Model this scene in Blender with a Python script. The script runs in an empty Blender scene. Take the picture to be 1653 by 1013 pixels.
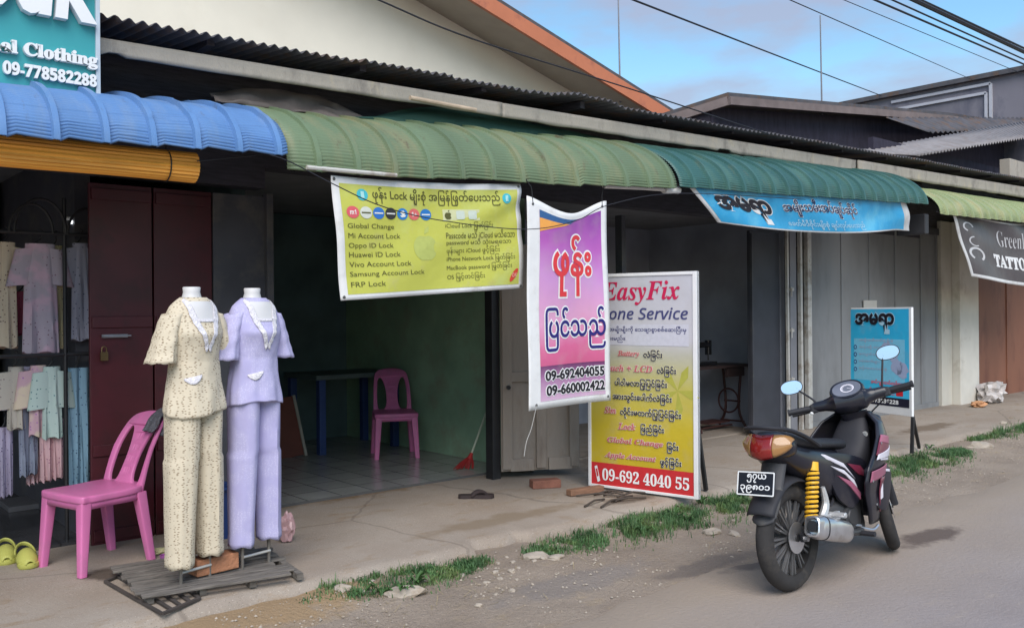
import bpy, bmesh, math, random, re
from mathutils import Vector, Matrix, noise
random.seed(7)
R_ = math.radians
sc = bpy.context.scene
COL = sc.collection

# ------------------------------------------------------------------ camera, sky, sun, exposure
CZ, YAW, ROLL, FPX = 1.58, R_(40.7), R_(0.5), 1430.0
FW = Vector((math.sin(YAW), math.cos(YAW), 0)); RT = Vector((math.cos(YAW), -math.sin(YAW), 0)); UP = Vector((0, 0, 1))
RC = RT * math.cos(ROLL) - UP * math.sin(ROLL); UC = UP * math.cos(ROLL) + RT * math.sin(ROLL)
CAMP = Vector((0, 0, CZ))
cd = bpy.data.cameras.new('camera'); cam = bpy.data.objects.new('camera', cd); COL.objects.link(cam)
cd.sensor_width = 36; cd.lens = FPX / 1653 * 36; cd.clip_end = 2000; cd.clip_start = 0.05
m3 = Matrix((RC, UC, -FW)).transposed()
cam.matrix_world = Matrix.Translation(CAMP) @ m3.to_4x4()
sc.camera = cam

SUN_EL, SUN_AZ = R_(46), R_(216)      # azimuth measured from +Y towards +X
w = bpy.data.worlds.new('World'); sc.world = w; w.use_nodes = True
nt = w.node_tree; N = nt.nodes; N.clear()
out = N.new('ShaderNodeOutputWorld'); bg = N.new('ShaderNodeBackground'); bg.inputs[1].default_value = 0.095
sky = N.new('ShaderNodeTexSky'); sky.sky_type = 'NISHITA'; sky.sun_disc = False
sky.sun_elevation = SUN_EL; sky.sun_rotation = SUN_AZ; sky.air_density = 1.3; sky.dust_density = 0.3; sky.ozone_density = 2.5
tc = N.new('ShaderNodeTexCoord'); mp = N.new('ShaderNodeMapping'); mp.inputs['Scale'].default_value = (2.2, 2.2, 6.5); mp.inputs['Location'].default_value = (2.3, 0.9, 0.4)
nz = N.new('ShaderNodeTexNoise'); nz.inputs['Scale'].default_value = 2.6; nz.inputs['Detail'].default_value = 5; nz.inputs['Roughness'].default_value = 0.5
rp = N.new('ShaderNodeValToRGB'); rp.color_ramp.elements[0].position = 0.44; rp.color_ramp.elements[1].position = 0.66
rp.color_ramp.elements[1].color = (0.75, 0.75, 0.75, 1)
mx = N.new('ShaderNodeMixRGB'); mx.inputs[2].default_value = (2.25, 2.35, 3.05, 1)
hs = N.new('ShaderNodeHueSaturation'); hs.inputs['Saturation'].default_value = 1.2; hs.inputs['Hue'].default_value = 0.493; hs.inputs['Value'].default_value = 0.95
nt.links.new(tc.outputs['Generated'], mp.inputs[0]); nt.links.new(mp.outputs[0], nz.inputs['Vector'])
nt.links.new(nz.outputs[0], rp.inputs[0]); nt.links.new(rp.outputs[0], mx.inputs[0])
nt.links.new(sky.outputs[0], hs.inputs['Color']); nt.links.new(hs.outputs[0], mx.inputs[1])
nt.links.new(mx.outputs[0], bg.inputs[0]); nt.links.new(bg.outputs[0], out.inputs[0])
sl = bpy.data.lights.new('sun', 'SUN'); sl.energy = 1.9; sl.angle = R_(50); sl.color = (1.0, 0.93, 0.86)
so = bpy.data.objects.new('sun', sl); COL.objects.link(so)
sd = Vector((math.sin(SUN_AZ) * math.cos(SUN_EL), math.cos(SUN_AZ) * math.cos(SUN_EL), math.sin(SUN_EL)))
so.rotation_euler = sd.to_track_quat('Z', 'Y').to_euler(); so.location = (0, -20, 30)
sc.view_settings.view_transform = 'Standard'; sc.view_settings.look = 'None'; sc.view_settings.gamma = 1
sc.view_settings.exposure = 1.1

# ------------------------------------------------------------------ helpers
def ray(x, y): return FW + RC * ((x - 826.5) / FPX) - UC * ((y - 506.5) / FPX)
def py(x, y, Y): v = ray(x, y); return CAMP + v * (Y / v.y)
def pz(x, y, z): v = ray(x, y); return CAMP + v * ((z - CZ) / v.z)
def px(x, y, X): v = ray(x, y); return CAMP + v * (X / v.x)
def V(*a): return Vector(a)

class MB:
    def __init__(s): s.v = []; s.f = []
    def add(s, vs, fs, M=None):
        o = len(s.v)
        s.v += [(M @ Vector(p)) if M else Vector(p) for p in vs]
        s.f += [tuple(i + o for i in f) for f in fs]; return s
    def box(s, c, d, M=None, taper=1.0):
        x, y, z = c; a, b, e = d[0] / 2, d[1] / 2, d[2] / 2; t = taper
        vs = [(x-a*t, y-b*t, z-e), (x+a*t, y-b*t, z-e), (x+a*t, y+b*t, z-e), (x-a*t, y+b*t, z-e), (x-a, y-b, z+e), (x+a, y-b, z+e), (x+a, y+b, z+e), (x-a, y+b, z+e)]
        return s.add(vs, [(3,2,1,0), (4,5,6,7), (0,1,5,4), (1,2,6,5), (2,3,7,6), (3,0,4,7)], M)
    def bar(s, p0, p1, wd, th, up=(0, 0, 1), M=None):      # box from p0 to p1
        p0, p1 = Vector(p0), Vector(p1); d = (p1 - p0); L = d.length; d.normalize()
        u = Vector(up); sd_ = d.cross(u)
        if sd_.length < 1e-4: sd_ = d.cross(Vector((1, 0, 0)))
        sd_.normalize(); u = sd_.cross(d)
        T = Matrix((d, sd_, u)).transposed().to_4x4(); T.translation = (p0 + p1) / 2
        return s.box((0, 0, 0), (L, wd, th), (M @ T) if M else T)
    def loft(s, rings, caps=True, M=None, closed=False):
        n = len(rings[0]); vs = [p for r in rings for p in r]; fs = []
        k = len(rings)
        for i in range(k if closed else k - 1):
            a, b = i * n, ((i + 1) % k) * n
            for j in range(n): fs.append((a + j, a + (j + 1) % n, b + (j + 1) % n, b + j))
        if caps and not closed: fs.append(tuple(range(n - 1, -1, -1))); fs.append(tuple((k - 1) * n + j for j in range(n)))
        return s.add(vs, fs, M)
    def tube(s, path, r, n=8, M=None, closed=False, flat=1.0):
        path = [Vector(p) for p in path]; rings = []; prev = None; k = len(path)
        for i, p in enumerate(path):
            if closed: t = path[(i + 1) % k] - path[i - 1]
            else: t = path[min(i + 1, k - 1)] - path[max(i - 1, 0)]
            t.normalize()
            if prev is None:
                a = Vector((0, 0, 1)) if abs(t.z) < 0.9 else Vector((1, 0, 0)); u = t.cross(a).normalized()
            else:
                u = prev - t * prev.dot(t)
                u.normalize()
            prev = u; vv = t.cross(u); rr = r[i] if isinstance(r, (list, tuple)) else r
            rings.append([p + u * (rr * math.cos(2 * math.pi * j / n)) + vv * (rr * flat * math.sin(2 * math.pi * j / n)) for j in range(n)])
        return s.loft(rings, True, M, closed)
    def cyl(s, p0, p1, r0, r1=None, n=16, M=None): return s.tube([p0, p1], [r0, r0 if r1 is None else r1], n, M)
    def grid(s, fn, nu, nv, M=None):
        vs = [fn(i / nu, j / nv) for j in range(nv + 1) for i in range(nu + 1)]
        fs = [(j*(nu+1)+i, j*(nu+1)+i+1, (j+1)*(nu+1)+i+1, (j+1)*(nu+1)+i) for j in range(nv) for i in range(nu)]
        return s.add(vs, fs, M)
    def blob(s, c, d, amp=0.15, fr=2.0, seed=0, sub=2):
        bm = bmesh.new(); bmesh.ops.create_icosphere(bm, subdivisions=sub, radius=1)
        vs = []
        for v in bm.verts:
            p = v.co.copy(); k = 1 + amp * (noise.noise(p * fr + Vector((seed * 7.1, seed * 3.3, 0))) * 2)
            p *= k; vs.append((c[0] + p.x * d[0], c[1] + p.y * d[1], c[2] + p.z * d[2]))
        fs = [tuple(v.index for v in f.verts) for f in bm.faces]; bm.free()
        return s.add(vs, fs)
    def curve2d(s, loops, depth=0.01, bev=0.0, M=None, res=2):     # filled 2-D outline with holes, extruded
        c = bpy.data.curves.new('c', 'CURVE'); c.dimensions = '2D'; c.fill_mode = 'BOTH'; c.extrude = depth / 2; c.bevel_depth = bev; c.bevel_resolution = res
        for L in loops:
            sp = c.splines.new('POLY'); sp.points.add(len(L) - 1); sp.use_cyclic_u = True
            for q, p in zip(sp.points, L): q.co = (p[0], p[1], 0, 1)
        o = bpy.data.objects.new('c', c); me = bpy.data.meshes.new_from_object(o)
        s.add([v.co.copy() for v in me.vertices], [tuple(p.vertices) for p in me.polygons], M)
        bpy.data.objects.remove(o); bpy.data.curves.remove(c); bpy.data.meshes.remove(me); return s

WM = {}
def wm(o): return WM.get(o.name, Matrix())
def tag(o, label=None, cat=None, group=None, kind=None):
    if label: o['label'] = label
    if cat: o['category'] = cat
    if group: o['group'] = group
    if kind: o['kind'] = kind
    return o
def thing(name, label, cat, loc=(0, 0, 0), rot=(0, 0, 0), group=None):
    o = bpy.data.objects.new(name, None); COL.objects.link(o); o.empty_display_size = 0.1
    o.location = loc; o.rotation_euler = rot
    from mathutils import Euler
    WM[o.name] = Matrix.Translation(Vector(loc)) @ Euler(rot).to_matrix().to_4x4()
    return tag(o, label, cat, group)
def build(mb, name, mat, parent=None, label=None, cat=None, group=None, kind=None, smooth=35, bevel=0, solid=0, local=False, sub=0):
    vs = mb.v
    me = bpy.data.meshes.new(name)
    o = bpy.data.objects.new(name, me); COL.objects.link(o)
    if parent is not None:
        o.parent = parent; M = wm(parent)
        if not local: Mi = M.inverted(); vs = [Mi @ p for p in vs]
        WM[o.name] = M
    elif not local and kind != 'structure':
        xs = [p.x for p in vs]; ys = [p.y for p in vs]; zs = [p.z for p in vs]
        b = Vector(((min(xs) + max(xs)) / 2, (min(ys) + max(ys)) / 2, min(zs))); vs = [p - b for p in vs]; o.location = b
        WM[o.name] = Matrix.Translation(b)
    me.from_pydata([tuple(p) for p in vs], [], mb.f); me.validate(); 
    me.materials.append(mat)
    if smooth:
        bm = bmesh.new(); bm.from_mesh(me); bmesh.ops.remove_doubles(bm, verts=bm.verts, dist=1e-5); bmesh.ops.recalc_face_normals(bm, faces=bm.faces) if solid == 0 else None
        bm.to_mesh(me); bm.free(); me.shade_smooth(); me.set_sharp_from_angle(angle=R_(smooth))
    if bevel:
        b = o.modifiers.new('bevel', 'BEVEL'); b.width = bevel; b.segments = 2; b.limit_method = 'ANGLE'; b.angle_limit = R_(40)
    if solid:
        b = o.modifiers.new('solid', 'SOLIDIFY'); b.thickness = solid; b.offset = 0
    if sub:
        b = o.modifiers.new('sub', 'SUBSURF'); b.levels = sub; b.render_levels = sub
    return tag(o, label, cat, group, kind)
def copy_tree(o, parent=None, loc=None, rot=None, label=None, group=None):
    c = o.copy(); COL.objects.link(c)
    if parent is not None: c.parent = parent
    if loc is not None: c.location = loc
    if rot is not None: c.rotation_euler = rot
    if label: c['label'] = label
    if group: c['group'] = group
    for ch in list(o.children): copy_tree(ch, c)
    return c

MC = {}
def mat(name, col, rough=0.6, metal=0.0, var=0.12, scale=4.0, bump=0.0, bscale=60.0, spec=0.4, dirt=None, dirt_scale=2.0, dirt_pos=(0.5, 0.65), stretch=(1, 1, 1), emit=0, coat=0, dirt2=None, d2scale=12.0, d2pos=(0.58, 0.66)):
    if name in MC: return MC[name]
    m = bpy.data.materials.new(name); m.use_nodes = True; t = m.node_tree; n = t.nodes; b = n['Principled BSDF']; MC[name] = m
    b.inputs['Roughness'].default_value = rough; b.inputs['Metallic'].default_value = metal
    b.inputs['Specular IOR Level'].default_value = spec; b.inputs['Coat Weight'].default_value = coat
    g = n.new('ShaderNodeTexCoord'); mpn = n.new('ShaderNodeMapping'); mpn.inputs['Scale'].default_value = stretch
    t.links.new(g.outputs['Object'], mpn.inputs[0])
    n1 = n.new('ShaderNodeTexNoise'); n1.inputs['Scale'].default_value = scale; n1.inputs['Detail'].default_value = 5
    t.links.new(mpn.outputs[0], n1.inputs['Vector'])
    r1 = n.new('ShaderNodeValToRGB'); r1.color_ramp.elements[0].position = 0.3; r1.color_ramp.elements[1].position = 0.7
    c = Vector(col[:3])
    r1.color_ramp.elements[0].color = (*(c * (1 - var)), 1); r1.color_ramp.elements[1].color = (*(c * (1 + var)), 1)
    t.links.new(n1.outputs[0], r1.inputs[0]); last = r1.outputs[0]
    def layer(last, dcol, dscale, pos):
        n2 = n.new('ShaderNodeTexNoise'); n2.inputs['Scale'].default_value = dscale; n2.inputs['Detail'].default_value = 8; n2.inputs['Roughness'].default_value = 0.65
        t.links.new(mpn.outputs[0], n2.inputs['Vector'])
        r2 = n.new('ShaderNodeValToRGB'); r2.color_ramp.elements[0].position = pos[0]; r2.color_ramp.elements[1].position = pos[1]
        t.links.new(n2.outputs[0], r2.inputs[0])
        k = n.new('ShaderNodeMixRGB'); k.inputs[2].default_value = (*dcol, 1)
        t.links.new(r2.outputs[0], k.inputs[0]); t.links.new(last, k.inputs[1]); return k.outputs[0]
    if dirt: last = layer(last, dirt, dirt_scale, dirt_pos)
    if dirt2: last = layer(last, dirt2, d2scale, d2pos)
    t.links.new(last, b.inputs['Base Color'])
    if emit: t.links.new(last, b.inputs['Emission Color']); b.inputs['Emission Strength'].default_value = emit
    if bump:
        n3 = n.new('ShaderNodeTexNoise'); n3.inputs['Scale'].default_value = bscale; n3.inputs['Detail'].default_value = 4
        t.links.new(mpn.outputs[0], n3.inputs['Vector'])
        bp = n.new('ShaderNodeBump'); bp.inputs['Strength'].default_value = bump; bp.inputs['Distance'].default_value = 0.02
        t.links.new(n3.outputs[0], bp.inputs['Height']); t.links.new(bp.outputs[0], b.inputs['Normal'])
    return m
def ink(name, col): return mat('ink_' + name, col, rough=0.55, var=0.05, scale=30)

def ell(c, ax, bx, n=20, p=2.0):
    c, ax, bx = Vector(c), Vector(ax), Vector(bx); o = []
    for i in range(n):
        t = 2 * math.pi * i / n; a, b = math.cos(t), math.sin(t)
        a = math.copysign(abs(a) ** (2 / p), a); b = math.copysign(abs(b) ** (2 / p), b)
        o.append(c + ax * a + bx * b)
    return o
def rrect(w_, h_, r, n=5, cx=0, cy=0):
    o = []
    for sx, sy, a0 in ((1, 1, 0), (-1, 1, 90), (-1, -1, 180), (1, -1, 270)):
        for i in range(n + 1):
            a = R_(a0 + 90 * i / n); o.append((cx + sx * (w_ / 2 - r) + r * math.cos(a), cy + sy * (h_ / 2 - r) + r * math.sin(a)))
    return o
def catmull(pts, k=6, closed=False):
    P = [Vector(p) for p in pts]; n = len(P); o = []
    for i in range(n if closed else n - 1):
        p0, p1, p2, p3 = (P[(i - 1) % n], P[i], P[(i + 1) % n], P[(i + 2) % n]) if closed else (P[max(i - 1, 0)], P[i], P[i + 1], P[min(i + 2, n - 1)])
        for j in range(k):
            t = j / k; o.append(0.5 * ((2 * p1) + (p2 - p0) * t + (2 * p0 - 5 * p1 + 4 * p2 - p3) * t * t + (3 * p1 - p0 - 3 * p2 + p3) * t ** 3))
    if not closed: o.append(P[-1])
    return o

# ---- lettering
def mm(s):                                   # logical Burmese order -> drawing order
    s = re.sub('([\u1000-\u1021\u103f])([\u103b\u103d\u103e]*)\u103c', '\u103c\\1\\2', s)
    s = re.sub('(\u103c?[\u1000-\u1021\u103f][\u103b\u103d\u103e]*)\u1031', '\u1031\\1', s)
    return s
def alph(s, base_u, base_l, base_d=None):
    o = ''
    for ch in s:
        if 'A' <= ch <= 'Z': o += chr(base_u + ord(ch) - 65)
        elif 'a' <= ch <= 'z': o += chr(base_l + ord(ch) - 97)
        elif ch.isascii() and ch.isdigit() and base_d: o += chr(base_d + ord(ch) - 48)
        else: o += ch
    return o
def serif(s): return alph(s, 0x1D400, 0x1D41A, 0x1D7CE)
def serif_it(s): return alph(s, 0x1D468, 0x1D482, 0x1D7CE)
def sans_b(s): return alph(s, 0x1D5D4, 0x1D5EE, 0x1D7EC)
def sans_it(s): return alph(s, 0x1D608, 0x1D622, 0x1D7EC)
def text2d(s, bold=0.0, shear=0.0, space=1.0, depth=0.0):
    c = bpy.data.curves.new('t', 'FONT'); c.body = s; c.size = 1; c.offset = bold; c.shear = shear; c.space_character = space; c.resolution_u = 3; c.extrude = depth
    o = bpy.data.objects.new('t', c); me = bpy.data.meshes.new_from_object(o)
    vs = [v.co.copy() for v in me.vertices]; fs = [tuple(p.vertices) for p in me.polygons]
    bpy.data.objects.remove(o); bpy.data.curves.remove(c); bpy.data.meshes.remove(me)
    return vs, fs
class Surf:                                  # a hung sheet: four corners, bulge along its normal, plus sag
    def __init__(s, tl, tr, bl, br, bulge=None, shift=None, flat=False):
        s.tl, s.tr, s.bl, s.br = map(Vector, (tl, tr, bl, br)); s.bulge = bulge; s.shift = shift; s.flat = flat
        n = (s.tr - s.tl).cross(s.bl - s.tl).normalized(); c = (s.tl + s.br) / 2
        if n.dot(CAMP - c) < 0: n = -n
        s.n = n
    def pt(s, u, v, off=0.0):
        top = s.tl.lerp(s.tr, u); bot = s.bl.lerp(s.br, u); p = bot.lerp(top, v)
        if s.shift: p = p + s.shift(u, v)
        return p + s.n * (off + (s.bulge(u, v) if s.bulge else 0))
    def sheet(s, name, mt, parent, u0=0, v0=0, u1=1, v1=1, off=0.0, nu=36, nv=36, solid=0.002):
        if s.flat: nu = nv = 1
        mb = MB().grid(lambda a, b: s.pt(u0 + (u1 - u0) * a, v0 + (v1 - v0) * b, off), nu, nv)
        return build(mb, name, mt, parent, smooth=60, solid=solid)
    def poly(s, mb, pts, off):                # small printed shape: fan
        c = (sum(p[0] for p in pts) / len(pts), sum(p[1] for p in pts) / len(pts))
        vs = [s.pt(*c, off)] + [s.pt(p[0], p[1], off) for p in pts]
        return mb.add(vs, [(0, i + 1, (i + 1) % len(pts) + 1) for i in range(len(pts))])
    def text(s, mb, txt, box, off, bold=0.0, shear=0.0, space=1.0, ref=None, dims=None, slope=0.0):
        vs, fs = text2d(txt, bold, shear, space)
        rv = vs if ref is None else ref
        x0 = min(p.x for p in rv); x1 = max(p.x for p in rv); y0 = min(p.y for p in rv); y1 = max(p.y for p in rv)
        bm = bmesh.new(); bv = [bm.verts.new((p.x, p.y, 0)) for p in vs]
        for f in fs:
            try: bm.faces.new([bv[i] for i in f])
            except ValueError: pass
        if not s.flat:
            for k in range(1, 12):
                g = bm.verts[:] + bm.edges[:] + bm.faces[:]
                bmesh.ops.bisect_plane(bm, geom=g, plane_co=(x0 + (x1 - x0) * k / 12, 0, 0), plane_no=(1, 0, 0))
            for k in range(1, 5):
                g = bm.verts[:] + bm.edges[:] + bm.faces[:]
                bmesh.ops.bisect_plane(bm, geom=g, plane_co=(0, y0 + (y1 - y0) * k / 5, 0), plane_no=(0, 1, 0))
        bm.verts.index_update()
        u0, v0, u1, v1 = box; pv = []
        for v in bm.verts:
            a = (v.co.x - x0) / (x1 - x0); b = (v.co.y - y0) / (y1 - y0)
            pv.append(s.pt(u0 + (u1 - u0) * a, v0 + (v1 - v0) * b + slope * a, off))
        mb.add(pv, [tuple(v.index for v in f.verts) for f in bm.faces]); bm.free()
        return vs
def circ(cx, cy, rx, ry, n=20, a0=0, a1=360): return [(cx + rx * math.cos(R_(a0 + (a1 - a0) * i / n)), cy + ry * math.sin(R_(a0 + (a1 - a0) * i / n))) for i in range(n)]
# ------------------------------------------------------------------ ground, road, pavement
def ground_material(name, a, b, c, axis_edge=None, rough=0.95, bump=0.5, spots=(), cracks=0):
    m = bpy.data.materials.new(name); m.use_nodes = True; t = m.node_tree; n = t.nodes; bs = n['Principled BSDF']
    bs.inputs['Roughness'].default_value = rough; bs.inputs['Specular IOR Level'].default_value = 0.2
    g = n.new('ShaderNodeTexCoord')
    def noi(s, d=6, r=0.6, st=None):
        q = n.new('ShaderNodeTexNoise'); q.inputs['Scale'].default_value = s; q.inputs['Detail'].default_value = d; q.inputs['Roughness'].default_value = r
        if st:
            mp_ = n.new('ShaderNodeMapping'); mp_.inputs['Scale'].default_value = st; t.links.new(g.outputs['Object'], mp_.inputs[0]); t.links.new(mp_.outputs[0], q.inputs['Vector'])
        else: t.links.new(g.outputs['Object'], q.inputs['Vector'])
        return q.outputs[0]
    def ramp(x, p0, p1):
        q = n.new('ShaderNodeValToRGB'); q.color_ramp.elements[0].position = p0; q.color_ramp.elements[1].position = p1; t.links.new(x, q.inputs[0]); return q.outputs[0]
    def mixc(f, c1, c2):
        q = n.new('ShaderNodeMixRGB'); t.links.new(f, q.inputs[0])
        for k, cc in ((1, c1), (2, c2)):
            if isinstance(cc, tuple): q.inputs[k].default_value = (*cc, 1)
            else: t.links.new(cc, q.inputs[k])
        return q.outputs[0]
    last = mixc(ramp(noi(1.3), 0.35, 0.65), a, b)
    last = mixc(ramp(noi(5.5, 8, 0.7, (0.6, 1.4, 1)), 0.55, 0.72), last, c)
    last = mixc(ramp(noi(90, 3, 0.6), 0.60, 0.72), last, tuple(x * 1.35 for x in a))
    last = mixc(ramp(noi(140, 2, 0.6), 0.62, 0.70), last, tuple(x * 0.55 for x in b))
    if axis_edge:
        e0, e1, col = axis_edge
        sp = n.new('ShaderNodeSeparateXYZ'); t.links.new(g.outputs['Object'], sp.inputs[0])
        ad = n.new('ShaderNodeMath'); ad.operation = 'MULTIPLY_ADD'; ad.inputs[1].default_value = 1.3; t.links.new(noi(1.1, 7, 0.62, (0.5, 1.3, 1)), ad.inputs[0]); t.links.new(sp.outputs['Y'], ad.inputs[2])
        mr = n.new('ShaderNodeMapRange'); mr.inputs[1].default_value = e0; mr.inputs[2].default_value = e1; t.links.new(ad.outputs[0], mr.inputs[0])
        last = mixc(mr.outputs[0], last, col)
    if cracks:
        wv_ = n.new('ShaderNodeMixRGB'); wv_.inputs[0].default_value = 0.12; t.links.new(g.outputs['Object'], wv_.inputs[1])
        cn = n.new('ShaderNodeTexNoise'); cn.inputs['Scale'].default_value = 3; cn.inputs['Detail'].default_value = 6; t.links.new(g.outputs['Object'], cn.inputs['Vector']); t.links.new(cn.outputs['Color'], wv_.inputs[2])
        vo = n.new('ShaderNodeTexVoronoi'); vo.feature = 'DISTANCE_TO_EDGE'; vo.inputs['Scale'].default_value = cracks; t.links.new(wv_.outputs[0], vo.inputs['Vector'])
        cm = n.new('ShaderNodeMapRange'); cm.inputs[1].default_value = 0.0075; cm.inputs[2].default_value = 0.0025; cm.inputs[4].default_value = 0.30; t.links.new(vo.outputs['Distance'], cm.inputs[0])
        last = mixc(cm.outputs[0], last, (0.06, 0.045, 0.035))
    for (cx, cy, rx_, ry_, col) in spots:      # stains and tinted patches, plus a painted motorbike shadow
        mp2 = n.new('ShaderNodeMapping'); mp2.vector_type = 'TEXTURE'; mp2.inputs['Location'].default_value = (cx, cy, 0); mp2.inputs['Scale'].default_value = (rx_, ry_, 1e6); t.links.new(g.outputs['Object'], mp2.inputs[0])
        ln_ = n.new('ShaderNodeVectorMath'); ln_.operation = 'LENGTH'; t.links.new(mp2.outputs[0], ln_.inputs[0])
        ad2 = n.new('ShaderNodeMath'); ad2.operation = 'MULTIPLY_ADD'; ad2.inputs[1].default_value = 1.6; t.links.new(noi(4.5, 6, 0.65), ad2.inputs[0]); t.links.new(ln_.outputs['Value'], ad2.inputs[2])
        mr2 = n.new('ShaderNodeMapRange'); mr2.inputs[1].default_value = 1.75; mr2.inputs[2].default_value = 1.35; mr2.inputs[4].default_value = 0.85; t.links.new(ad2.outputs[0], mr2.inputs[0])
        last = mixc(mr2.outputs[0], last, col)
    t.links.new(last, bs.inputs['Base Color'])
    bp = n.new('ShaderNodeBump'); bp.inputs['Strength'].default_value = bump; bp.inputs['Distance'].default_value = 0.02
    t.links.new(noi(38, 6, 0.7), bp.inputs['Height']); t.links.new(bp.outputs[0], bs.inputs['Normal'])
    return m
def spot_(x, y, z, rx_, ry_, col): p = pz(x, y, z); return (p.x, p.y, rx_, ry_, col)
SP_ROAD = [spot_(1500, 865, 0, 0.45, 0.16, (0.10, 0.075, 0.065)), spot_(1225, 905, 0, 0.5, 0.12, (0.15, 0.125, 0.11)), spot_(1600, 730, 0, 0.9, 0.15, (0.15, 0.12, 0.10))]  # middle spot: soft shadow beside the motorbike, painted into the road colour
SP_CONC = [spot_(215, 918, 0.1, 0.32, 0.16, (0.06, 0.045, 0.035)), spot_(560, 800, 0.1, 0.9, 0.22, (0.20, 0.125, 0.065)), spot_(1015, 806, 0.1, 0.35, 0.12, (0.13, 0.10, 0.075)), spot_(1500, 690, 0.1, 0.9, 0.2, (0.16, 0.12, 0.085)), spot_(800, 840, 0.1, 0.9, 0.15, (0.22, 0.17, 0.12))]
SP_DIRT = [spot_(420, 1000, 0, 0.9, 0.28, (0.36, 0.245, 0.135)), spot_(930, 940, 0, 0.8, 0.18, (0.25, 0.215, 0.19)), spot_(1150, 905, 0, 0.6, 0.12, (0.18, 0.15, 0.13))]
DIRT = ground_material('dirt', (0.34, 0.278, 0.222), (0.262, 0.21, 0.166), (0.345, 0.27, 0.185), bump=1.0, spots=SP_DIRT)
ROADM = ground_material('asphalt', (0.305, 0.268, 0.26), (0.265, 0.23, 0.222), (0.32, 0.272, 0.24), axis_edge=(2.35, 3.75, (0.325, 0.266, 0.212)), bump=0.5, rough=0.85, spots=SP_ROAD)
CONC = ground_material('concrete', (0.325, 0.28, 0.235), (0.275, 0.225, 0.18), (0.25, 0.18, 0.115), bump=0.3, rough=0.85, spots=SP_CONC, cracks=0.55)

def nz3(x, y, s, k=0): return noise.noise(Vector((x * s, y * s, k)))
xs = [-400, -80, -20, -6, -2] + [0.2 + i * 0.09 for i in range(160)] + [15, 18, 24, 40, 90, 400]
ys = [-400, -80, -12, 0, 1.2, 2.2, 2.8] + [3.0 + i * 0.05 for i in range(34)] + [5, 8, 20, 80, 400]
def gz(x, y):
    if y < 3.0: return -0.02
    k = min(1, max(0, (y - 3.0) / 1.35)); z = -0.02 + 0.06 * k * k
    if y < 4.9: z += (0.018 * nz3(x, y, 1.7) + 0.012 * nz3(x, y, 6, 3) + 0.006 * nz3(x, y, 17, 5)) * min(1, (y - 3.0) * 2.5)
    return z if y < 4.75 else -0.05
mb = MB(); mb.v = [Vector((x, y, gz(x, y))) for y in ys for x in xs]
nx = len(xs); mb.f = [(j*nx+i, j*nx+i+1, (j+1)*nx+i+1, (j+1)*nx+i) for j in range(len(ys)-1) for i in range(nx-1)]
build(mb, 'ground', DIRT, kind='structure', smooth=60)
mb = MB(); n_ = 300; rx = [-60 + 260 * (i / n_) ** 1.0 for i in range(n_ + 1)]
rx = sorted(set([-60, -20, -5] + [0 + 0.06 * i for i in range(260)] + [16, 20, 30, 60, 200])); n_ = len(rx) - 1
def redge(x): return 3.30 + 0.14 * nz3(x, 0, 0.8) + 0.08 * nz3(x, 2, 2.6) + 0.03 * nz3(x, 1, 9)
rows = []
for x in rx: e = redge(x); rows.append([(x, -8, 0.0), (x, 0, 0.0), (x, e - 0.35, 0.0), (x, e - 0.05, -0.004), (x, e + 0.02, -0.03)])
mb.v = [Vector(p) for r in rows for p in r]; mb.f = [(i*5+j, (i+1)*5+j, (i+1)*5+j+1, i*5+j+1) for i in range(n_) for j in range(4)]
build(mb, 'road', ROADM, kind='structure', smooth=60)
# pavement slab with a broken front edge
def sedge(x): return 4.46 + 0.05 * nz3(x, 0, 0.7, 9) + 0.035 * nz3(x, 4, 3.1) + 0.015 * nz3(x, 4, 11) + (0.10 if 3.5 < x < 4.0 else 0)
sx_ = sorted(set([-30, -5, -2] + [0.05 * i for i in range(-10, 310)] + [17, 20, 30, 60])); rows = []
for x in sx_:
    e = sedge(x); t_ = 0.1 + 0.006 * nz3(x, 0, 2)
    rows.append([(x, e - 0.03, -0.05), (x, e, 0.045 + 0.02 * nz3(x, 7, 5)), (x, e + 0.035, t_ - 0.012), (x, e + 0.1, t_), (x, 5.0, 0.1), (x, 5.5, 0.105), (x, 6.12, 0.115), (x, 6.5, 0.115)])
k = len(rows[0]); mb = MB(); mb.v = [Vector(p) for r in rows for p in r]
mb.f = [(i*k+j, (i+1)*k+j, (i+1)*k+j+1, i*k+j+1) for i in range(len(rows)-1) for j in range(k-1)]
build(mb, 'pavement', CONC, kind='structure', smooth=50)

# tiled shop floors
def tile_material(name, c1, c2, grout, sz):
    m = bpy.data.materials.new(name); m.use_nodes = True; t = m.node_tree; n = t.nodes; bs = n['Principled BSDF']
    bs.inputs['Roughness'].default_value = 0.22; g = n.new('ShaderNodeTexCoord')
    br = n.new('ShaderNodeTexBrick'); br.offset = 0; br.inputs['Scale'].default_value = 1.0; br.inputs['Brick Width'].default_value = sz; br.inputs['Row Height'].default_value = sz; br.inputs['Mortar Size'].default_value = 0.006
    br.inputs['Color1'].default_value = (*c1, 1); br.inputs['Color2'].default_value = (*c2, 1); br.inputs['Mortar'].default_value = (*grout, 1)
    t.links.new(g.outputs['Object'], br.inputs['Vector'])
    nn = n.new('ShaderNodeTexNoise'); nn.inputs['Scale'].default_value = 3; t.links.new(g.outputs['Object'], nn.inputs['Vector'])
    k = n.new('ShaderNodeMixRGB'); k.blend_type = 'MULTIPLY'; k.inputs[0].default_value = 0.4; t.links.new(br.outputs[0], k.inputs[1]); t.links.new(nn.outputs[0], k.inputs[2])
    t.links.new(k.outputs[0], bs.inputs['Base Color']); return m
TILE = tile_material('shop_tile', (0.37, 0.375, 0.355), (0.33, 0.335, 0.32), (0.12, 0.12, 0.12), 0.3)
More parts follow.
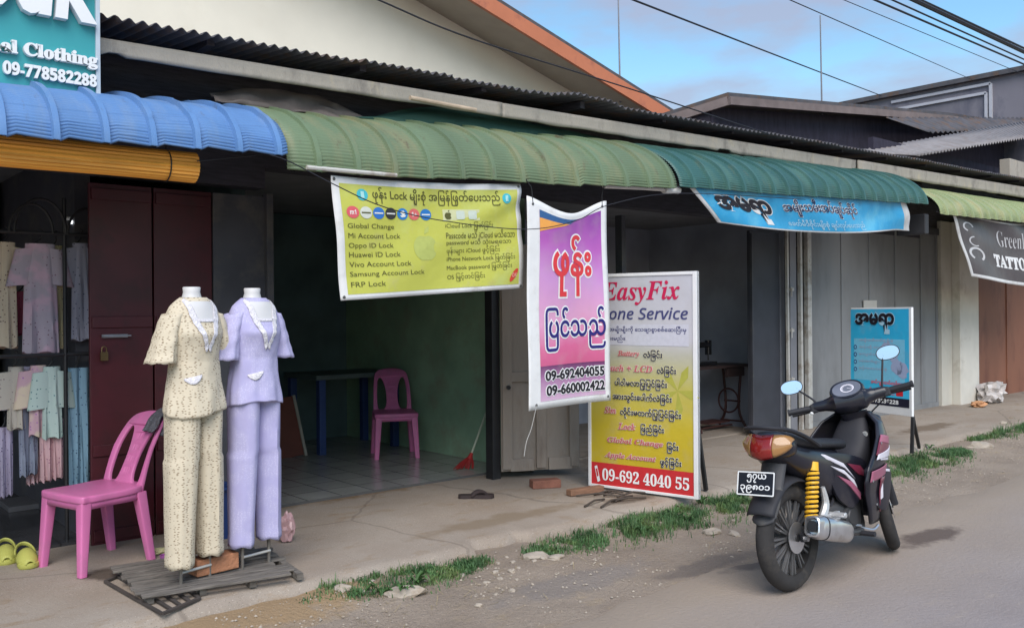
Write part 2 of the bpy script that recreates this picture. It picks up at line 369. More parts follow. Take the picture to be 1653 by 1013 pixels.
mb = MB().box((4.15, 7.85, 0.06), (2.6, 3.1, 0.15)); build(mb, 'shop_floor', TILE, kind='structure', smooth=0)
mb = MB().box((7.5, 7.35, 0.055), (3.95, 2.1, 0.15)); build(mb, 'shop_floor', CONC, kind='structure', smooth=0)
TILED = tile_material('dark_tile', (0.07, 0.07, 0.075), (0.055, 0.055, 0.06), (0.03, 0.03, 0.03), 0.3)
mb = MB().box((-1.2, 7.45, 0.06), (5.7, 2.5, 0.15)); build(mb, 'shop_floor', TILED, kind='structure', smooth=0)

# ------------------------------------------------------------------ the row of shops (one building)
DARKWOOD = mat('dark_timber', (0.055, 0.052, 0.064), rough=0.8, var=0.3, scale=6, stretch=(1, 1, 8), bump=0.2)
CHAR = mat('charcoal_panel', (0.055, 0.056, 0.068), rough=0.6, var=0.2, scale=3, dirt=(0.09, 0.085, 0.08), dirt_scale=4)
MAROON = mat('maroon_paint', (0.062, 0.009, 0.014), rough=0.45, var=0.2, scale=3, dirt=(0.045, 0.009, 0.012), dirt_scale=5)
GREENW = mat('green_plaster', (0.27, 0.42, 0.28), rough=0.85, var=0.2, scale=2.5, dirt=(0.27, 0.30, 0.21), dirt_scale=3, dirt_pos=(0.5, 0.75), bump=0.2, bscale=20)
DGREEN = mat('dark_green_wall', (0.10, 0.155, 0.16), rough=0.85, var=0.25, scale=2.5)
GREYIN = mat('grey_blue_wall', (0.33, 0.345, 0.40), rough=0.8, var=0.2, scale=2)
SHUT = mat('grey_shutter', (0.225, 0.23, 0.235), rough=0.6, var=0.1, scale=1.5, dirt=(0.18, 0.18, 0.185), dirt_scale=1.6, stretch=(1, 1, 0.35))
CREAM = mat('cream_pillar', (0.56, 0.53, 0.46), rough=0.85, var=0.07, scale=4, dirt=(0.36, 0.32, 0.26), dirt_scale=2.2, dirt_pos=(0.52, 0.75), stretch=(1, 1, 0.5), bump=0.15)
PALEM = mat('pale_metal', (0.5, 0.49, 0.46), rough=0.5, var=0.12, scale=6, dirt=(0.3, 0.26, 0.22), dirt_scale=6)
RUSTD = mat('redbrown_door', (0.24, 0.10, 0.06), rough=0.65, var=0.1, scale=2, dirt=(0.16, 0.06, 0.04), dirt_scale=2.5, stretch=(1, 1, 0.4))
FASC = mat('fascia_grey', (0.37, 0.335, 0.285), rough=0.85, var=0.14, scale=3, dirt=(0.13, 0.115, 0.105), dirt_scale=3.0, dirt_pos=(0.5, 0.7), stretch=(1, 1, 0.5), dirt2=(0.44, 0.38, 0.28), d2scale=5, d2pos=(0.58, 0.7), bump=0.2)
TIN = mat('dark_tin', (0.075, 0.072, 0.08), rough=0.7, var=0.25, scale=5, dirt=(0.11, 0.07, 0.05), dirt_scale=4)
BLACK = mat('black_iron', (0.018, 0.018, 0.02), rough=0.5, var=0.2, scale=8)
STEEL = mat('dull_steel', (0.42, 0.42, 0.43), rough=0.35, metal=0.8, var=0.1, scale=20)
WHITE = mat('white_plastic', (0.72, 0.72, 0.72), rough=0.5, var=0.04, scale=10)

row = thing('shop_row', 'long low row of shops under a dark corrugated roof with a weathered grey fascia', 'building', (5, 6.05, 0.0))
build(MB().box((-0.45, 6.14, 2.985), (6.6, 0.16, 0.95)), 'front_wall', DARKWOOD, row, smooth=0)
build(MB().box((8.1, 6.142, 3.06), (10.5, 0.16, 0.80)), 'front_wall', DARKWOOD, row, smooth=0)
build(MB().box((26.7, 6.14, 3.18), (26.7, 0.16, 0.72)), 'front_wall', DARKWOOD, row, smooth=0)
GREYC = mat('grey_ceiling', (0.2, 0.2, 0.21), rough=0.9)
build(MB().box((12, 7.8, 2.78), (30, 3.1, 0.06)), 'ceiling', GREYC, row, smooth=0)
build(MB().box((1.0, 9.46, 1.4), (9.1, 0.1, 2.7)), 'back_wall', DGREEN, row, smooth=0)
build(MB().box((8.0, 8.3, 1.4), (4.9, 0.1, 2.7)), 'back_wall', GREYIN, row, smooth=0)
build(MB().box((-1.25, 8.65, 1.4), (5.7, 0.1, 2.7)), 'back_wall', GREYIN, row, smooth=0)
build(MB().box((1.70, 7.9, 1.4), (0.10, 3.0, 2.7)), 'partition_wall', CHAR, row, smooth=0)
build(MB().box((2.80, 7.9, 1.4), (0.10, 3.0, 2.7)), 'partition_wall', DGREEN, row, smooth=0)
build(MB().box((5.50, 7.83, 1.4), (0.10, 3.15, 2.7)), 'partition_wall', GREENW, row, smooth=0)
build(MB().box((9.72, 7.2, 1.4), (0.10, 2.1, 2.7)), 'partition_wall', GREYIN, row, smooth=0)
# dark red folding doors between the clothing shop and the phone shop
mb = MB()
for a, b in ((1.655, 2.05), (2.062, 2.46)):
    fd = build(MB().box(((a + b) / 2, 6.10, 1.28), (b - a, 0.03, 2.34)), 'folding_door', MAROON, row, smooth=0, bevel=0.004)
mb = MB()
for z in (0.17, 0.72, 1.55, 2.38):
    for x in (1.857, 2.262): build(MB().box((x, 6.078, z), (0.38, 0.014, 0.075)), 'door_rail', MAROON, fd, smooth=0, bevel=0.004)
build(MB().box((1.80, 6.063, 1.46), (0.16, 0.012, 0.02)).cyl((1.72, 6.055, 1.46), (1.90, 6.055, 1.46), 0.006), 'slide_bolt', STEEL, fd)
build(MB().box((1.73, 6.05, 1.33), (0.045, 0.02, 0.055)).tube([(1.715, 6.05, 1.355), (1.717, 6.05, 1.385), (1.73, 6.05, 1.395), (1.743, 6.05, 1.385), (1.745, 6.05, 1.355)], 0.004), 'padlock', mat('brass', (0.16, 0.11, 0.05), rough=0.4, metal=0.7), fd)
build(MB().box((2.66, 6.10, 1.28), (0.385, 0.05, 2.34)), 'wall_panel', CHAR, row, smooth=0, bevel=0.004)
mb = MB().box((2.875, 6.075, 1.29), (0.05, 0.09, 2.36)); build(mb, 'door_frame', CHAR, row, smooth=0, bevel=0.004)
build(MB().box((5.02, 6.11, 1.29), (0.09, 0.1, 2.36)), 'door_frame', BLACK, row, smooth=0, bevel=0.004)
build(MB().box((5.72, 6.10, 1.34), (0.5, 0.05, 2.46)), 'wall_panel', CHAR, row, smooth=0, bevel=0.004)
build(MB().box((6.72, 6.11, 1.34), (0.06, 0.09, 2.46)), 'door_frame', CHAR, row, smooth=0, bevel=0.004)
# weathered grey door standing open across the corner
hx, hy, ex, ey = 5.05, 6.03, 5.70, 5.70
dv = V(ex - hx, ey - hy, 0); L = dv.length; dv.normalize(); dn = V(dv.y, -dv.x, 0); dn = dn if dn.y < 0 else -dn
T = Matrix((dv, -dn, UP)).transposed().to_4x4(); T.translation = V(hx, hy, 0)
DOORW = mat('weathered_door', (0.25, 0.21, 0.175), rough=0.75, var=0.16, scale=4, dirt=(0.16, 0.115, 0.085), dirt_scale=4, dirt_pos=(0.54, 0.8), stretch=(1, 1, 0.3), bump=0.2)
leaf = build(MB().box((L / 2, 0.02, 1.19), (L, 0.025, 2.02), T), 'open_door', DOORW, row, smooth=0, bevel=0.003)
mb = MB()
for z, h in ((0.235, 0.11), (1.02, 0.09), (2.15, 0.1)): 
    for u in (L * 0.25 + 0.0055, L * 0.75 - 0.0055): build(MB().box((u, -0.005, z), (L / 2 - 0.147, 0.022, h), T), 'door_rail', DOORW, leaf, smooth=0, bevel=0.004)
for u in (0.055, L / 2, L - 0.055): build(MB().box((u, -0.005, 1.19), (0.09, 0.022, 1.98), T), 'door_stile', DOORW, leaf, smooth=0, bevel=0.004)
build(MB().cyl(T @ V(0.06, -0.02, 0.93), T @ V(0.06, -0.05, 0.93), 0.018), 'handle', BLACK, leaf)
# tailor shop: folded panel, steel posts
build(MB().box((9.24, 6.10, 1.32), (0.62, 0.04, 2.44)), 'folding_door', mat('slate_door', (0.045, 0.048, 0.06), rough=0.6, var=0.15), row, smooth=0, bevel=0.004)
build(MB().bar((8.935, 6.06, 0.12), (8.935, 6.06, 2.5), 0.025, 0.03, (0, 1, 0)), 'door_frame', CHAR, row, smooth=0)
build(MB().bar((9.60, 6.0, 0.115), (9.585, 6.0, 2.62), 0.035, 0.035, (0, 1, 0)), 'gate_post', PALEM, row, smooth=0, bevel=0.004)
mb = MB()
for z in (0.75, 1.35, 1.85): build(MB().box((9.66, 5.985, z), (0.07, 0.03, 0.035)).cyl((9.63, 5.965, z + 0.03), (9.63, 5.965, z - 0.09), 0.008), 'gate_latch', PALEM, row)
build(MB().box((9.72, 6.02, 1.36), (0.14, 0.05, 2.5)), 'gate_stile', mat('grey_stile', (0.2, 0.2, 0.22), rough=0.6), row, smooth=0, bevel=0.004)
build(MB().bar((9.86, 5.985, 0.115), (9.85, 5.985, 2.65), 0.045, 0.05, (0, 1, 0)), 'gate_post', PALEM, row, smooth=0, bevel=0.004)
build(MB().bar((10.03, 5.985, 0.115), (10.03, 5.985, 2.68), 0.09, 0.06, (0, 1, 0)), 'gate_post', PALEM, row, smooth=0, bevel=0.004)
# grey shutter: sheet, ribs between its leaves
sh = build(MB().box((12.02, 6.09, 1.45), (3.66, 0.04, 2.68)), 'shutter', SHUT, row, smooth=0)
mb = MB()
for x in (10.24, 11.0, 11.75, 12.5, 13.3, 13.82): build(MB().box((x, 6.064, 1.45), (0.05, 0.025, 2.68)), 'shutter_rib', SHUT, sh, smooth=0, bevel=0.005)
build(MB().box((12.0, 6.055, 0.145), (3.6, 0.05, 0.07)), 'shutter_sill', SHUT, sh, smooth=0)
build(MB().box((11.72, 6.045, 1.66), (0.36, 0.012, 0.13)), 'notice', mat('paper', (0.5, 0.49, 0.46), var=0.05), sh, smooth=0)
build(MB().box((12.0, 6.07, 2.78), (3.7, 0.08, 0.1)), 'shutter_head', CHAR, row, smooth=0)
build(MB().box((14.03, 6.06, 1.5), (0.36, 0.12, 2.9)), 'pillar', CREAM, row, smooth=0, bevel=0.008)
build(MB().box((14.57, 6.0, 1.5), (0.70, 0.24, 2.9)), 'pillar', mat('white_pillar', (0.66, 0.63, 0.56), rough=0.85, var=0.06, scale=4, dirt=(0.4, 0.35, 0.28), dirt_scale=1.8, dirt_pos=(0.55, 0.75), bump=0.15), row, smooth=0, bevel=0.008)
rd = build(MB().box((17.2, 6.09, 1.45), (4.5, 0.04, 2.7)), 'redbrown_door', RUSTD, row, smooth=0)
mb = MB()
for x in (15.0, 16.55, 17.9, 19.4): build(MB().box((x, 6.063, 1.45), (0.05, 0.025, 2.7)), 'door_rail', RUSTD, rd, smooth=0, bevel=0.005)
build(MB().box((29.7, 6.10, 1.45), (20.5, 0.05, 2.7)), 'shutter', SHUT, row, smooth=0)
build(MB().box((-3.4, 6.10, 1.45), (1.0, 0.1, 2.7)), 'pillar', CREAM, row, smooth=0)
build(MB().box((12.2, 9.6, 1.6), (36, 0.1, 3.2)).box((40, 7.8, 1.6), (0.1, 3.6, 3.2)).box((-3.9, 7.8, 1.6), (0.1, 3.6, 3.2)), 'rear_wall', CHAR, row, smooth=0)
# fascia boards: three lengths with open joints
def fz0(x): return 3.063 + 0.0195 * x
def fz1(x): return fz0(x) + 0.085 + 0.0055 * x
for a, b, dy in ((-3.5, 4.55, 0), (4.56, 10.15, 0.01), (10.17, 40, -0.012)):
    def fn(u, v, a=a, b=b, dy=dy):
        x = a + (b - a) * u; z = fz0(x) + (fz1(x) - fz0(x)) * v
        if v < 0.1: z += 0.012 * nz3(x, 0, 3.0) + (0.02 if nz3(x, 5, 2.2) > 0.42 else 0)
        return (x, 5.40 + dy, z)
    build(MB().grid(fn, 160, 4), 'fascia_board', FASC, row, smooth=30, solid=0.025)
build(MB().box((7.3, 5.592, 3.268), (5.3, 0.012, 0.02), Matrix.Translation((0, 0, 0))), 'fascia_batten', FASC, row, smooth=0) if False else None
# overhanging corrugated roof
def roofz(x): return 3.25 + 0.0255 * x
def fn(u, v):
    x = -3.6 + 44 * u; y = 5.3 + 5.5 * v + (0.03 * nz3(math.floor(x / 0.8), 0, 3.3) if v == 0 else 0)
    z = roofz(x) + 5.5 * v * 0.1 + 0.013 * math.sin(2 * math.pi * x / 0.075) + 0.014 * nz3(math.floor(x / 0.8), 1, 2.7) + 0.006 * nz3(x, 3, 6.0)
    if v < 0.02 and 5.0 < x < 5.9: z += 0.07 * math.sin(math.pi * (x - 5.0) / 0.9) * (0.5 + abs(nz3(x, 0, 2)))
    return (x, y, z)
build(MB().grid(fn, 4700, 5), 'roof', TIN, row, smooth=60, solid=0.004)
# soffit purlins under the overhang
for i in range(40):
    x = -3.3 + i * 1.1; mb = MB().box((x, 5.78, roofz(x) - 0.0), (0.05, 0.7, 0.06)); build(mb, 'rafter', DARKWOOD, row, smooth=0)

# ------------------------------------------------------------------ awnings of curved ribbed tin
def awning(name, label, m, x0, x1, zl, zr, pitch, H, D, ribh, phase, parent_group, wob=0.0, Yf=4.75, slack=None, crimp=0.0042):
    root = thing(name, label, 'awning', ((x0 + x1) / 2, 6.05, 2.4), group=parent_group)
    n_ribs = int(round((x1 - x0) / pitch)); p = (x1 - x0) / n_ribs
    xs_ = []
    for i in range(n_ribs):
        for q in (0, .33, .66, .685, .735, .80, .825): xs_.append((i + q) * p)
    xs_.append(x1 - x0)
    def rib(t):
        f = (t / p) % 1.0
        return ribh * (1 if 0.68 <= f <= 0.81 else 0)
    nv = 170; mb = MB()
    for j in range(nv + 1):
        v = j / nv
        if v < 0.12:   # short straight run from the wall
            t_ = 0; yy = 6.05 - (6.05 - (Yf + D)) * (v / 0.12) if Yf + D < 6.05 else 6.05; 
        a = max(0, (v - 0.12) / 0.88) * math.pi / 2
        cy = Yf + D; yb = cy - D * math.sin(a); zb = H * math.cos(a)
        if v < 0.12: yb = 6.05 - (6.05 - cy) * v / 0.12; zb = H + 0.06 * (1 - v / 0.12)
        nrm = Vector((0, -math.sin(a) * H, math.cos(a) * D)).normalized()
        for s in xs_:
            x = x0 + s; k = s / (x1 - x0); r = rib(s)
            c = crimp * math.sin(2 * math.pi * v * 1.45 / 0.034) * (1 if v > 0.2 else 0) * (1 if r == 0 else 0.0)
            wv = wob * (nz3(math.floor(s / p / 3), 0, 3.7, x0) * v + 0.6 * nz3(x, 0, 1.3, x0))
            dy = (slack(k) if slack else 0) * v; c += 0.004 * (math.floor(s / (3 * p) + 0.02) % 2) + 0.010 * nz3(x, v * 1.2, 1.9, x0) + (0.012 * nz3(x, v * 2, 4.5, 7) if nz3(x, v, 0.9, 3) > 0.2 else 0)
            wv -= 0.022 * ((s / p) % 1.0) * max(0, v - 0.8) * 5 * (1 if x < 2.4 else 0.55)
            pos = Vector((x, yb + dy, zl + (zr - zl) * k + zb + wv)) + nrm * (r + c)
            mb.v.append(pos)
    q = len(xs_); mb.f = [(j*q+i, j*q+i+1, (j+1)*q+i+1, (j+1)*q+i) for j in range(nv) for i in range(q-1)]
    build(mb, 'awning_sheet', m, root, smooth=50, solid=0.003)
    mb = MB()
    for k in (0.02, 0.35, 0.66, 0.98):
        x = x0 + (x1 - x0) * k; z = zl + (zr - zl) * k
        build(MB().tube([(x, Yf + D - (D - 0.06) * math.sin(a) + (slack(k) if slack else 0) * a / 1.57, z + (H - 0.06) * math.cos(a)) for a in [i * math.pi / 2 / 8 for i in range(9)]], 0.012, 6), 'awning_rib', BLACK, root)
    s0, s1 = (slack(0), slack(1)) if slack else (0, 0)
    mb = MB().tube([(x0 + 0.02, Yf + 0.05 + s0, zl + 0.03), (x1 - 0.02, Yf + 0.05 + s1, zr + 0.03)], 0.012, 6)
    build(mb, 'awning_frame', BLACK, root)
    return root
BLUEA = mat('blue_awning_paint', (0.105, 0.215, 0.43), rough=0.38, var=0.08, scale=3, dirt=(0.17, 0.255, 0.40), dirt_scale=4, dirt_pos=(0.5, 0.8), bump=0.05, stretch=(1.8, 0.5, 0.5), dirt2=(0.10, 0.13, 0.20), d2scale=9, d2pos=(0.62, 0.78))
SAGE = mat('faded_green_paint', (0.125, 0.175, 0.10), rough=0.5, var=0.15, scale=1.6, dirt=(0.235, 0.215, 0.115), dirt_scale=2.6, dirt_pos=(0.50, 0.76), dirt2=(0.11, 0.085, 0.05), d2scale=9, d2pos=(0.60, 0.74), bump=0.08, stretch=(1.8, 0.45, 0.45))
TEAL = mat('teal_green_paint', (0.038, 0.108, 0.098), rough=0.42, var=0.1, scale=2.5, dirt=(0.065, 0.145, 0.12), dirt_scale=3, dirt2=(0.10, 0.13, 0.09), d2scale=8, d2pos=(0.58, 0.76), bump=0.06, stretch=(1.8, 0.45, 0.45))
LIME = mat('pale_green_paint', (0.27, 0.32, 0.16), rough=0.55, var=0.12, scale=2, dirt=(0.38, 0.36, 0.2), dirt_scale=3, dirt_pos=(0.48, 0.7), bump=0.08)
G = 'curved tin awnings along the shop fronts'
awning('awning', 'bright blue ribbed awning over the clothing shop, leftmost of the row', BLUEA, -1.6, 2.37, 2.36, 2.52, 0.235, 0.40, 1.05, 0.028, 0, G, 0.008)
awning('awning', 'long faded sage green awning with brownish patches above the yellow banner', SAGE, 2.42, 5.93, 2.44, 2.63, 0.262, 0.53, 1.15, 0.019, 0, G, 0.022, slack=lambda k: 0.10 * (1 - k))
awning('awning', 'dark teal green awning above the blue banner of the tailor shop', TEAL, 5.97, 10.62, 2.645, 2.84, 0.245, 0.50, 1.15, 0.024, 0, G, 0.008)
awning('awning', 'pale yellowish green awning above the dark tattoo banner at the right', LIME, 10.95, 19.5, 2.75, 2.93, 0.25, 0.46, 1.12, 0.020, 0, G, 0.01)
# sheets and poles jammed in the gap between awning and fascia
def fn(u, v):
    return (3.25 + 3.4 * u + 0.1 * v, 5.46 + 0.08 * v + 0.02 * nz3(u * 9, v * 3, 1, 3), 2.98 + 0.06 * u + (0.24 * math.sin(min(1, u * 3.5) * 1.57) * (1 - 0.55 * u)) * v + 0.015 * nz3(u * 6, v * 4, 1))
build(MB().grid(fn, 40, 8), 'tarpaulin', mat('green_tarp', (0.022, 0.07, 0.055), rough=0.7, var=0.15), None, 'dark green tarpaulin wedged between the faded green awning and the fascia', 'tarpaulin', smooth=60, solid=0.006)
def fn(u, v): return (2.25 + 1.25 * u, 5.47 + 0.12 * v + 0.03 * nz3(u * 8, v * 4, 1, 5), 2.95 + 0.17 * v * math.sin(0.4 + 2.5 * u) + 0.03 * nz3(u * 7, v * 4, 1, 2))
build(MB().grid(fn, 30, 8), 'tin_sheet', mat('rusty_tin', (0.12, 0.10, 0.09), rough=0.7, var=0.3, scale=6), None, 'crumpled dark tin sheet lying in the gap above the blue awning end', 'tin sheet', smooth=60, solid=0.005)
mb = MB().tube([py(662, 158, 5.3), py(715, 168, 5.3), py(768, 178, 5.3)], 0.017, 10)
build(mb, 'wooden_pole', mat('pole_wood', (0.42, 0.33, 0.24), rough=0.7, var=0.2, scale=9), None, 'short pale wooden pole stuck under the fascia above the faded green awning', 'pole')
mb = MB().tube([py(495, 270, 4.83), py(560, 276, 4.82), py(640, 283, 4.8)], 0.014, 8)
build(mb, 'metal_pipe', PALEM, None, 'pale metal pipe running under the awning edge above the yellow banner', 'pipe')
mb = MB().tube([py(975, 300, 4.85), py(1040, 303, 4.85), py(1082, 306, 4.84)], 0.02, 10).tube([py(1072, 306, 4.84), py(1095, 307, 4.84)], 0.034, 12)
build(mb, 'white_pipe', WHITE, None, 'white plastic pipe with a thick end poking out where the two green awnings meet', 'pipe')
# side board of the teal awning
mb = MB().box((10.76, 5.0, 2.62), (0.10, 0.35, 0.24))
build(mb, 'signboard', mat('dark_board', (0.03, 0.03, 0.034), rough=0.6), None, 'small dark board box under the right end of the teal awning', 'board', smooth=0, bevel=0.01)
# rolled bamboo blind
b0, b1 = V(-1.2, 4.96, 2.405), V(1.91, 4.96, 2.42)
def fn_ring(p, r):
    o = []
    for i in range(48):
        a = 2 * math.pi * i / 48; rr = r * (1 + (0.05 if i % 2 else -0.03)); o.append(p + V(0, rr * math.cos(a), rr * math.sin(a)))
    return o
bl = thing('rolled_blind', 'rolled up orange bamboo blind hanging under the blue awning', 'blind', (0.4, 4.96, 2.33))
BAMB = mat('orange_bamboo', (0.80, 0.36, 0.055), rough=0.5, var=0.25, scale=8, stretch=(0.2, 6, 6))
build(MB().loft([fn_ring(b0.lerp(b1, k / 20), 0.080 + 0.002 * math.sin(k)) for k in range(21)]), 'blind_roll', BAMB, bl, smooth=25)
mb = MB()
for x in (0.3, 1.75): build(MB().tube([V(x, 4.96 + 0.086 * math.cos(a), 2.415 + 0.086 * math.sin(a)) for a in [i * math.pi / 8 for i in range(16)]], 0.004, 5, closed=True).tube([(x, 4.96, 2.49), (x, 4.93, 2.62)], 0.004, 5), 'blind_cord', BLACK, bl)
# ------------------------------------------------------------------ banners and signs
VINYL = mat('white_vinyl', (0.68, 0.68, 0.68), rough=0.4, var=0.05, scale=8, dirt=(0.52, 0.50, 0.47), dirt_scale=5, dirt_pos=(0.55, 0.75), bump=0.25, bscale=7)
def grad_mat(name, stops, axis='Z', rough=0.45, noise_amt=0.0):      # printed colour gradient over the sheet
    m = bpy.data.materials.new(name); m.use_nodes = True; t = m.node_tree; n = t.nodes; b = n['Principled BSDF']; b.inputs['Roughness'].default_value = rough
    g = n.new('ShaderNodeTexCoord'); s = n.new('ShaderNodeSeparateXYZ'); t.links.new(g.outputs['Generated'], s.inputs[0])
    r = n.new('ShaderNodeValToRGB'); e = r.color_ramp.elements
    e[0].position, e[1].position = stops[0][0], stops[-1][0]; e[0].color = (*stops[0][1], 1); e[1].color = (*stops[-1][1], 1)
    for p, c in stops[1:-1]: q = e.new(p); q.color = (*c, 1)
    src = s.outputs[axis]
    if noise_amt:
        nn = n.new('ShaderNodeTexNoise'); nn.inputs['Scale'].default_value = 2.2; nn.inputs['Detail'].default_value = 2; t.links.new(g.outputs['Generated'], nn.inputs['Vector'])
        a = n.new('ShaderNodeMath'); a.operation = 'MULTIPLY_ADD'; a.inputs[1].default_value = noise_amt; t.links.new(nn.outputs[0], a.inputs[0])
        sb = n.new('ShaderNodeMath'); sb.operation = 'SUBTRACT'; sb.inputs[1].default_value = noise_amt / 2; t.links.new(src, sb.inputs[0]); t.links.new(sb.outputs[0], a.inputs[2]); src = a.outputs[0]
    t.links.new(src, r.inputs[0])
    dn = n.new('ShaderNodeTexNoise'); dn.inputs['Scale'].default_value = 6; dn.inputs['Detail'].default_value = 8; t.links.new(g.outputs['Object'], dn.inputs['Vector'])
    dr = n.new('ShaderNodeMapRange'); dr.inputs[1].default_value = 0.5; dr.inputs[2].default_value = 0.8; dr.inputs[4].default_value = 0.3; t.links.new(dn.outputs[0], dr.inputs[0])
    dm = n.new('ShaderNodeMixRGB'); dm.inputs[2].default_value = (0.4, 0.37, 0.33, 1); t.links.new(dr.outputs[0], dm.inputs[0]); t.links.new(r.outputs[0], dm.inputs[1]); t.links.new(dm.outputs[0], b.inputs['Base Color'])
    bn = n.new('ShaderNodeTexNoise'); bn.inputs['Scale'].default_value = 7; t.links.new(g.outputs['Object'], bn.inputs['Vector'])
    bq = n.new('ShaderNodeBump'); bq.inputs['Strength'].default_value = 0.25; bq.inputs['Distance'].default_value = 0.02; t.links.new(bn.outputs[0], bq.inputs['Height']); t.links.new(bq.outputs[0], b.inputs['Normal']); return m
EYE = mat('steel_eyelet', (0.12, 0.12, 0.12), rough=0.4, metal=0.6)
def eyelets(S, pts, parent):
    for u, v in pts:
        mb = MB(); c = S.pt(u, v, 0.003)
        ax = (S.pt(u + 0.01, v) - S.pt(u, v)).normalized(); bx = ax.cross(S.n)
        mb.loft([ell(c, ax * 0.011, bx * 0.011, 12), ell(c + S.n * 0.002, ax * 0.009, bx * 0.009, 12)]); build(mb, 'eyelet', EYE, parent)

# yellow banner
Y0 = 4.86
S = Surf(py(533, 283, Y0), py(838, 297, Y0), py(550, 485, Y0 + 0.03), py(844, 465, Y0 + 0.03),
         bulge=lambda u, v: 0.010 * math.sin(u * 7 + v * 2) + 0.008 * math.sin((u * 1.2 - v) * 9) + 0.02 * max(0, u + v - 1.35) * math.sin((u - v) * 22),
         shift=lambda u, v: V(0, 0, -0.018 * math.sin(math.pi * u) * v))
yb = thing('banner', 'yellow printed banner listing phone unlocking services under the faded green awning', 'banner', tuple(S.pt(0.5, 0)))
S.sheet('banner_sheet', VINYL, yb)
YEL = mat('banner_yellow', (0.49, 0.50, 0.085), rough=0.5, var=0.06, scale=3, dirt=(0.50, 0.55, 0.17), dirt_scale=1.5, bump=0.3, bscale=7, dirt2=(0.46, 0.44, 0.16), d2scale=7, d2pos=(0.55, 0.8))
S.sheet('printed_field', YEL, yb, 0.035, 0.045, 0.972, 0.945, 0.003, solid=0)
K = ink('olive_black', (0.085, 0.085, 0.02))
mb = MB()
S.text(mb, mm('ဖုန်း Lock မျိုးစုံ အမြန်ဖြုတ်ပေးသည်'), (0.185, 0.795, 0.865, 0.935), 0.006, bold=0.012)
build(mb, 'lettering', K, yb, smooth=0)
mb = MB()
for t_, v_, u1 in (('Global Change', .60, .285), ('Mi Account Lock', .52, .315), ('Oppo ID Lock', .44, .275), ('Huawei ID Lock', .365, .305), ('Vivo Account Lock', .285, .355), ('Samsung Account Lock', .205, .425), ('FRP Lock', .12, .215)):
    d = 0.028 if 'p' in t_ or 'g' in t_ else 0.018
    mb = MB(); S.text(mb, t_, (0.052, v_ - d, u1, v_ + 0.024), 0.006, bold=0.0); build(mb, 'lettering', K, yb, smooth=0)
mb = MB()
for t_, v_, u1 in (('iCloud Lock ဖြုတ်ခြင်း', .615, .825), ('Passcode မသိ iCloud မသိသော', .54, .955), ('password မသိ သုံးမရသော', .46, .93), ('ဖုန်းများ iCloud ဖွင့်ခြင်း', .385, .86), ('iPhone Network Lock ဖြုတ်ခြင်း', .31, .945), ('MacBook password ဖြုတ်ခြင်း', .23, .925), ('OS မြှင့်တင်ခြင်း', .145, .765)):
    mb = MB(); S.text(mb, mm(t_), (0.555, v_ - 0.042, u1, v_ + 0.036), 0.006, bold=0.0); build(mb, 'lettering', K, yb, smooth=0)
cols = [(0.62, 0.10, 0.12), (0.60, 0.62, 0.55), (0.03, 0.16, 0.50), (0.03, 0.03, 0.03), (0.02, 0.20, 0.55), (0.65, 0.14, 0.13), (0.02, 0.17, 0.48)]
for i, c in enumerate(cols):
    u = 0.083 + 0.0625 * i
    mb = MB(); S.poly(mb, circ(u, 0.715, 0.029, 0.050, 24), 0.006)
    lg = build(mb, 'printed_logo', ink('logo%d' % i, c), yb, smooth=0)
    mb = MB()
    if i == 4: S.poly(mb, [(u - .016, .735), (u + .005, .745), (u + .016, .72), (u + .004, .70), (u - .012, .725)], 0.008); S.poly(mb, [(u - .014, .70), (u + .002, .71), (u + .018, .705), (u + .012, .69), (u - .004, .685)], 0.008)
    elif i in (0, 5): S.text(mb, sans_b('m1' if i == 0 else '1+'), (u - .014, .695, u + .014, .735), 0.008)
    else: S.poly(mb, [(u - .022, .720), (u + .022, .720), (u + .022, .709), (u - .022, .709)], 0.008)
    build(mb, 'logo_mark', ink('logo_white', (0.75, 0.75, 0.72)) if i != 1 else K, lg, smooth=0)
for u, v, nm in ((0.137, 0.862, 'l'), (0.905, 0.862, 'r')):
    mb = MB(); S.poly(mb, circ(u, v, 0.026, 0.048, 22), 0.006); q = build(mb, 'printed_logo', ink('cyan', (0.05, 0.42, 0.50)), yb, smooth=0)
    mb = MB(); S.poly(mb, [(u - .008, v + .028), (u + .008, v + .028), (u + .008, v - .028), (u - .008, v - .028)], 0.008); build(mb, 'logo_mark', ink('pale_cyan', (0.35, 0.62, 0.62)), q, smooth=0)
def apple(S, mb, u, v, a, b, off):
    pts = []
    for i in range(40):
        t = 2 * math.pi * i / 40; r = 1 - 0.16 * math.exp(-((t - math.pi / 2) / 0.35) ** 2) - 0.10 * math.exp(-((t - 1.5 * math.pi) / 0.3) ** 2)
        d = min(abs(t), abs(2 * math.pi - t)); r -= 0.30 * math.sqrt(max(0, 1 - (d / 0.42) ** 2)); pts.append((u + a * r * math.cos(t), v + b * r * math.sin(t)))
    S.poly(mb, pts, off); S.poly(mb, [(u, v + b * 1.0), (u + a * .08, v + b * 1.35), (u + a * .45, v + b * 1.6), (u + a * .4, v + b * 1.2)], off)
mb = MB(); S.poly(mb, [(.548, .762), (.745, .762), (.745, .662), (.548, .662)], 0.0045); build(mb, 'printed_logo', ink('pale_print', (0.56, 0.57, 0.32)), yb, smooth=0)
mb = MB(); apple(S, mb, 0.575, 0.705, 0.018, 0.034, 0.007); build(mb, 'printed_logo', K, yb, smooth=0)
mb = MB()
for u in (0.64, 0.705): S.poly(mb, rrect(0.045, 0.08, 0.012, 4, u, 0.712), 0.0065)
build(mb, 'printed_logo', ink('pale_grey_print', (0.52, 0.58, 0.50)), yb, smooth=0)
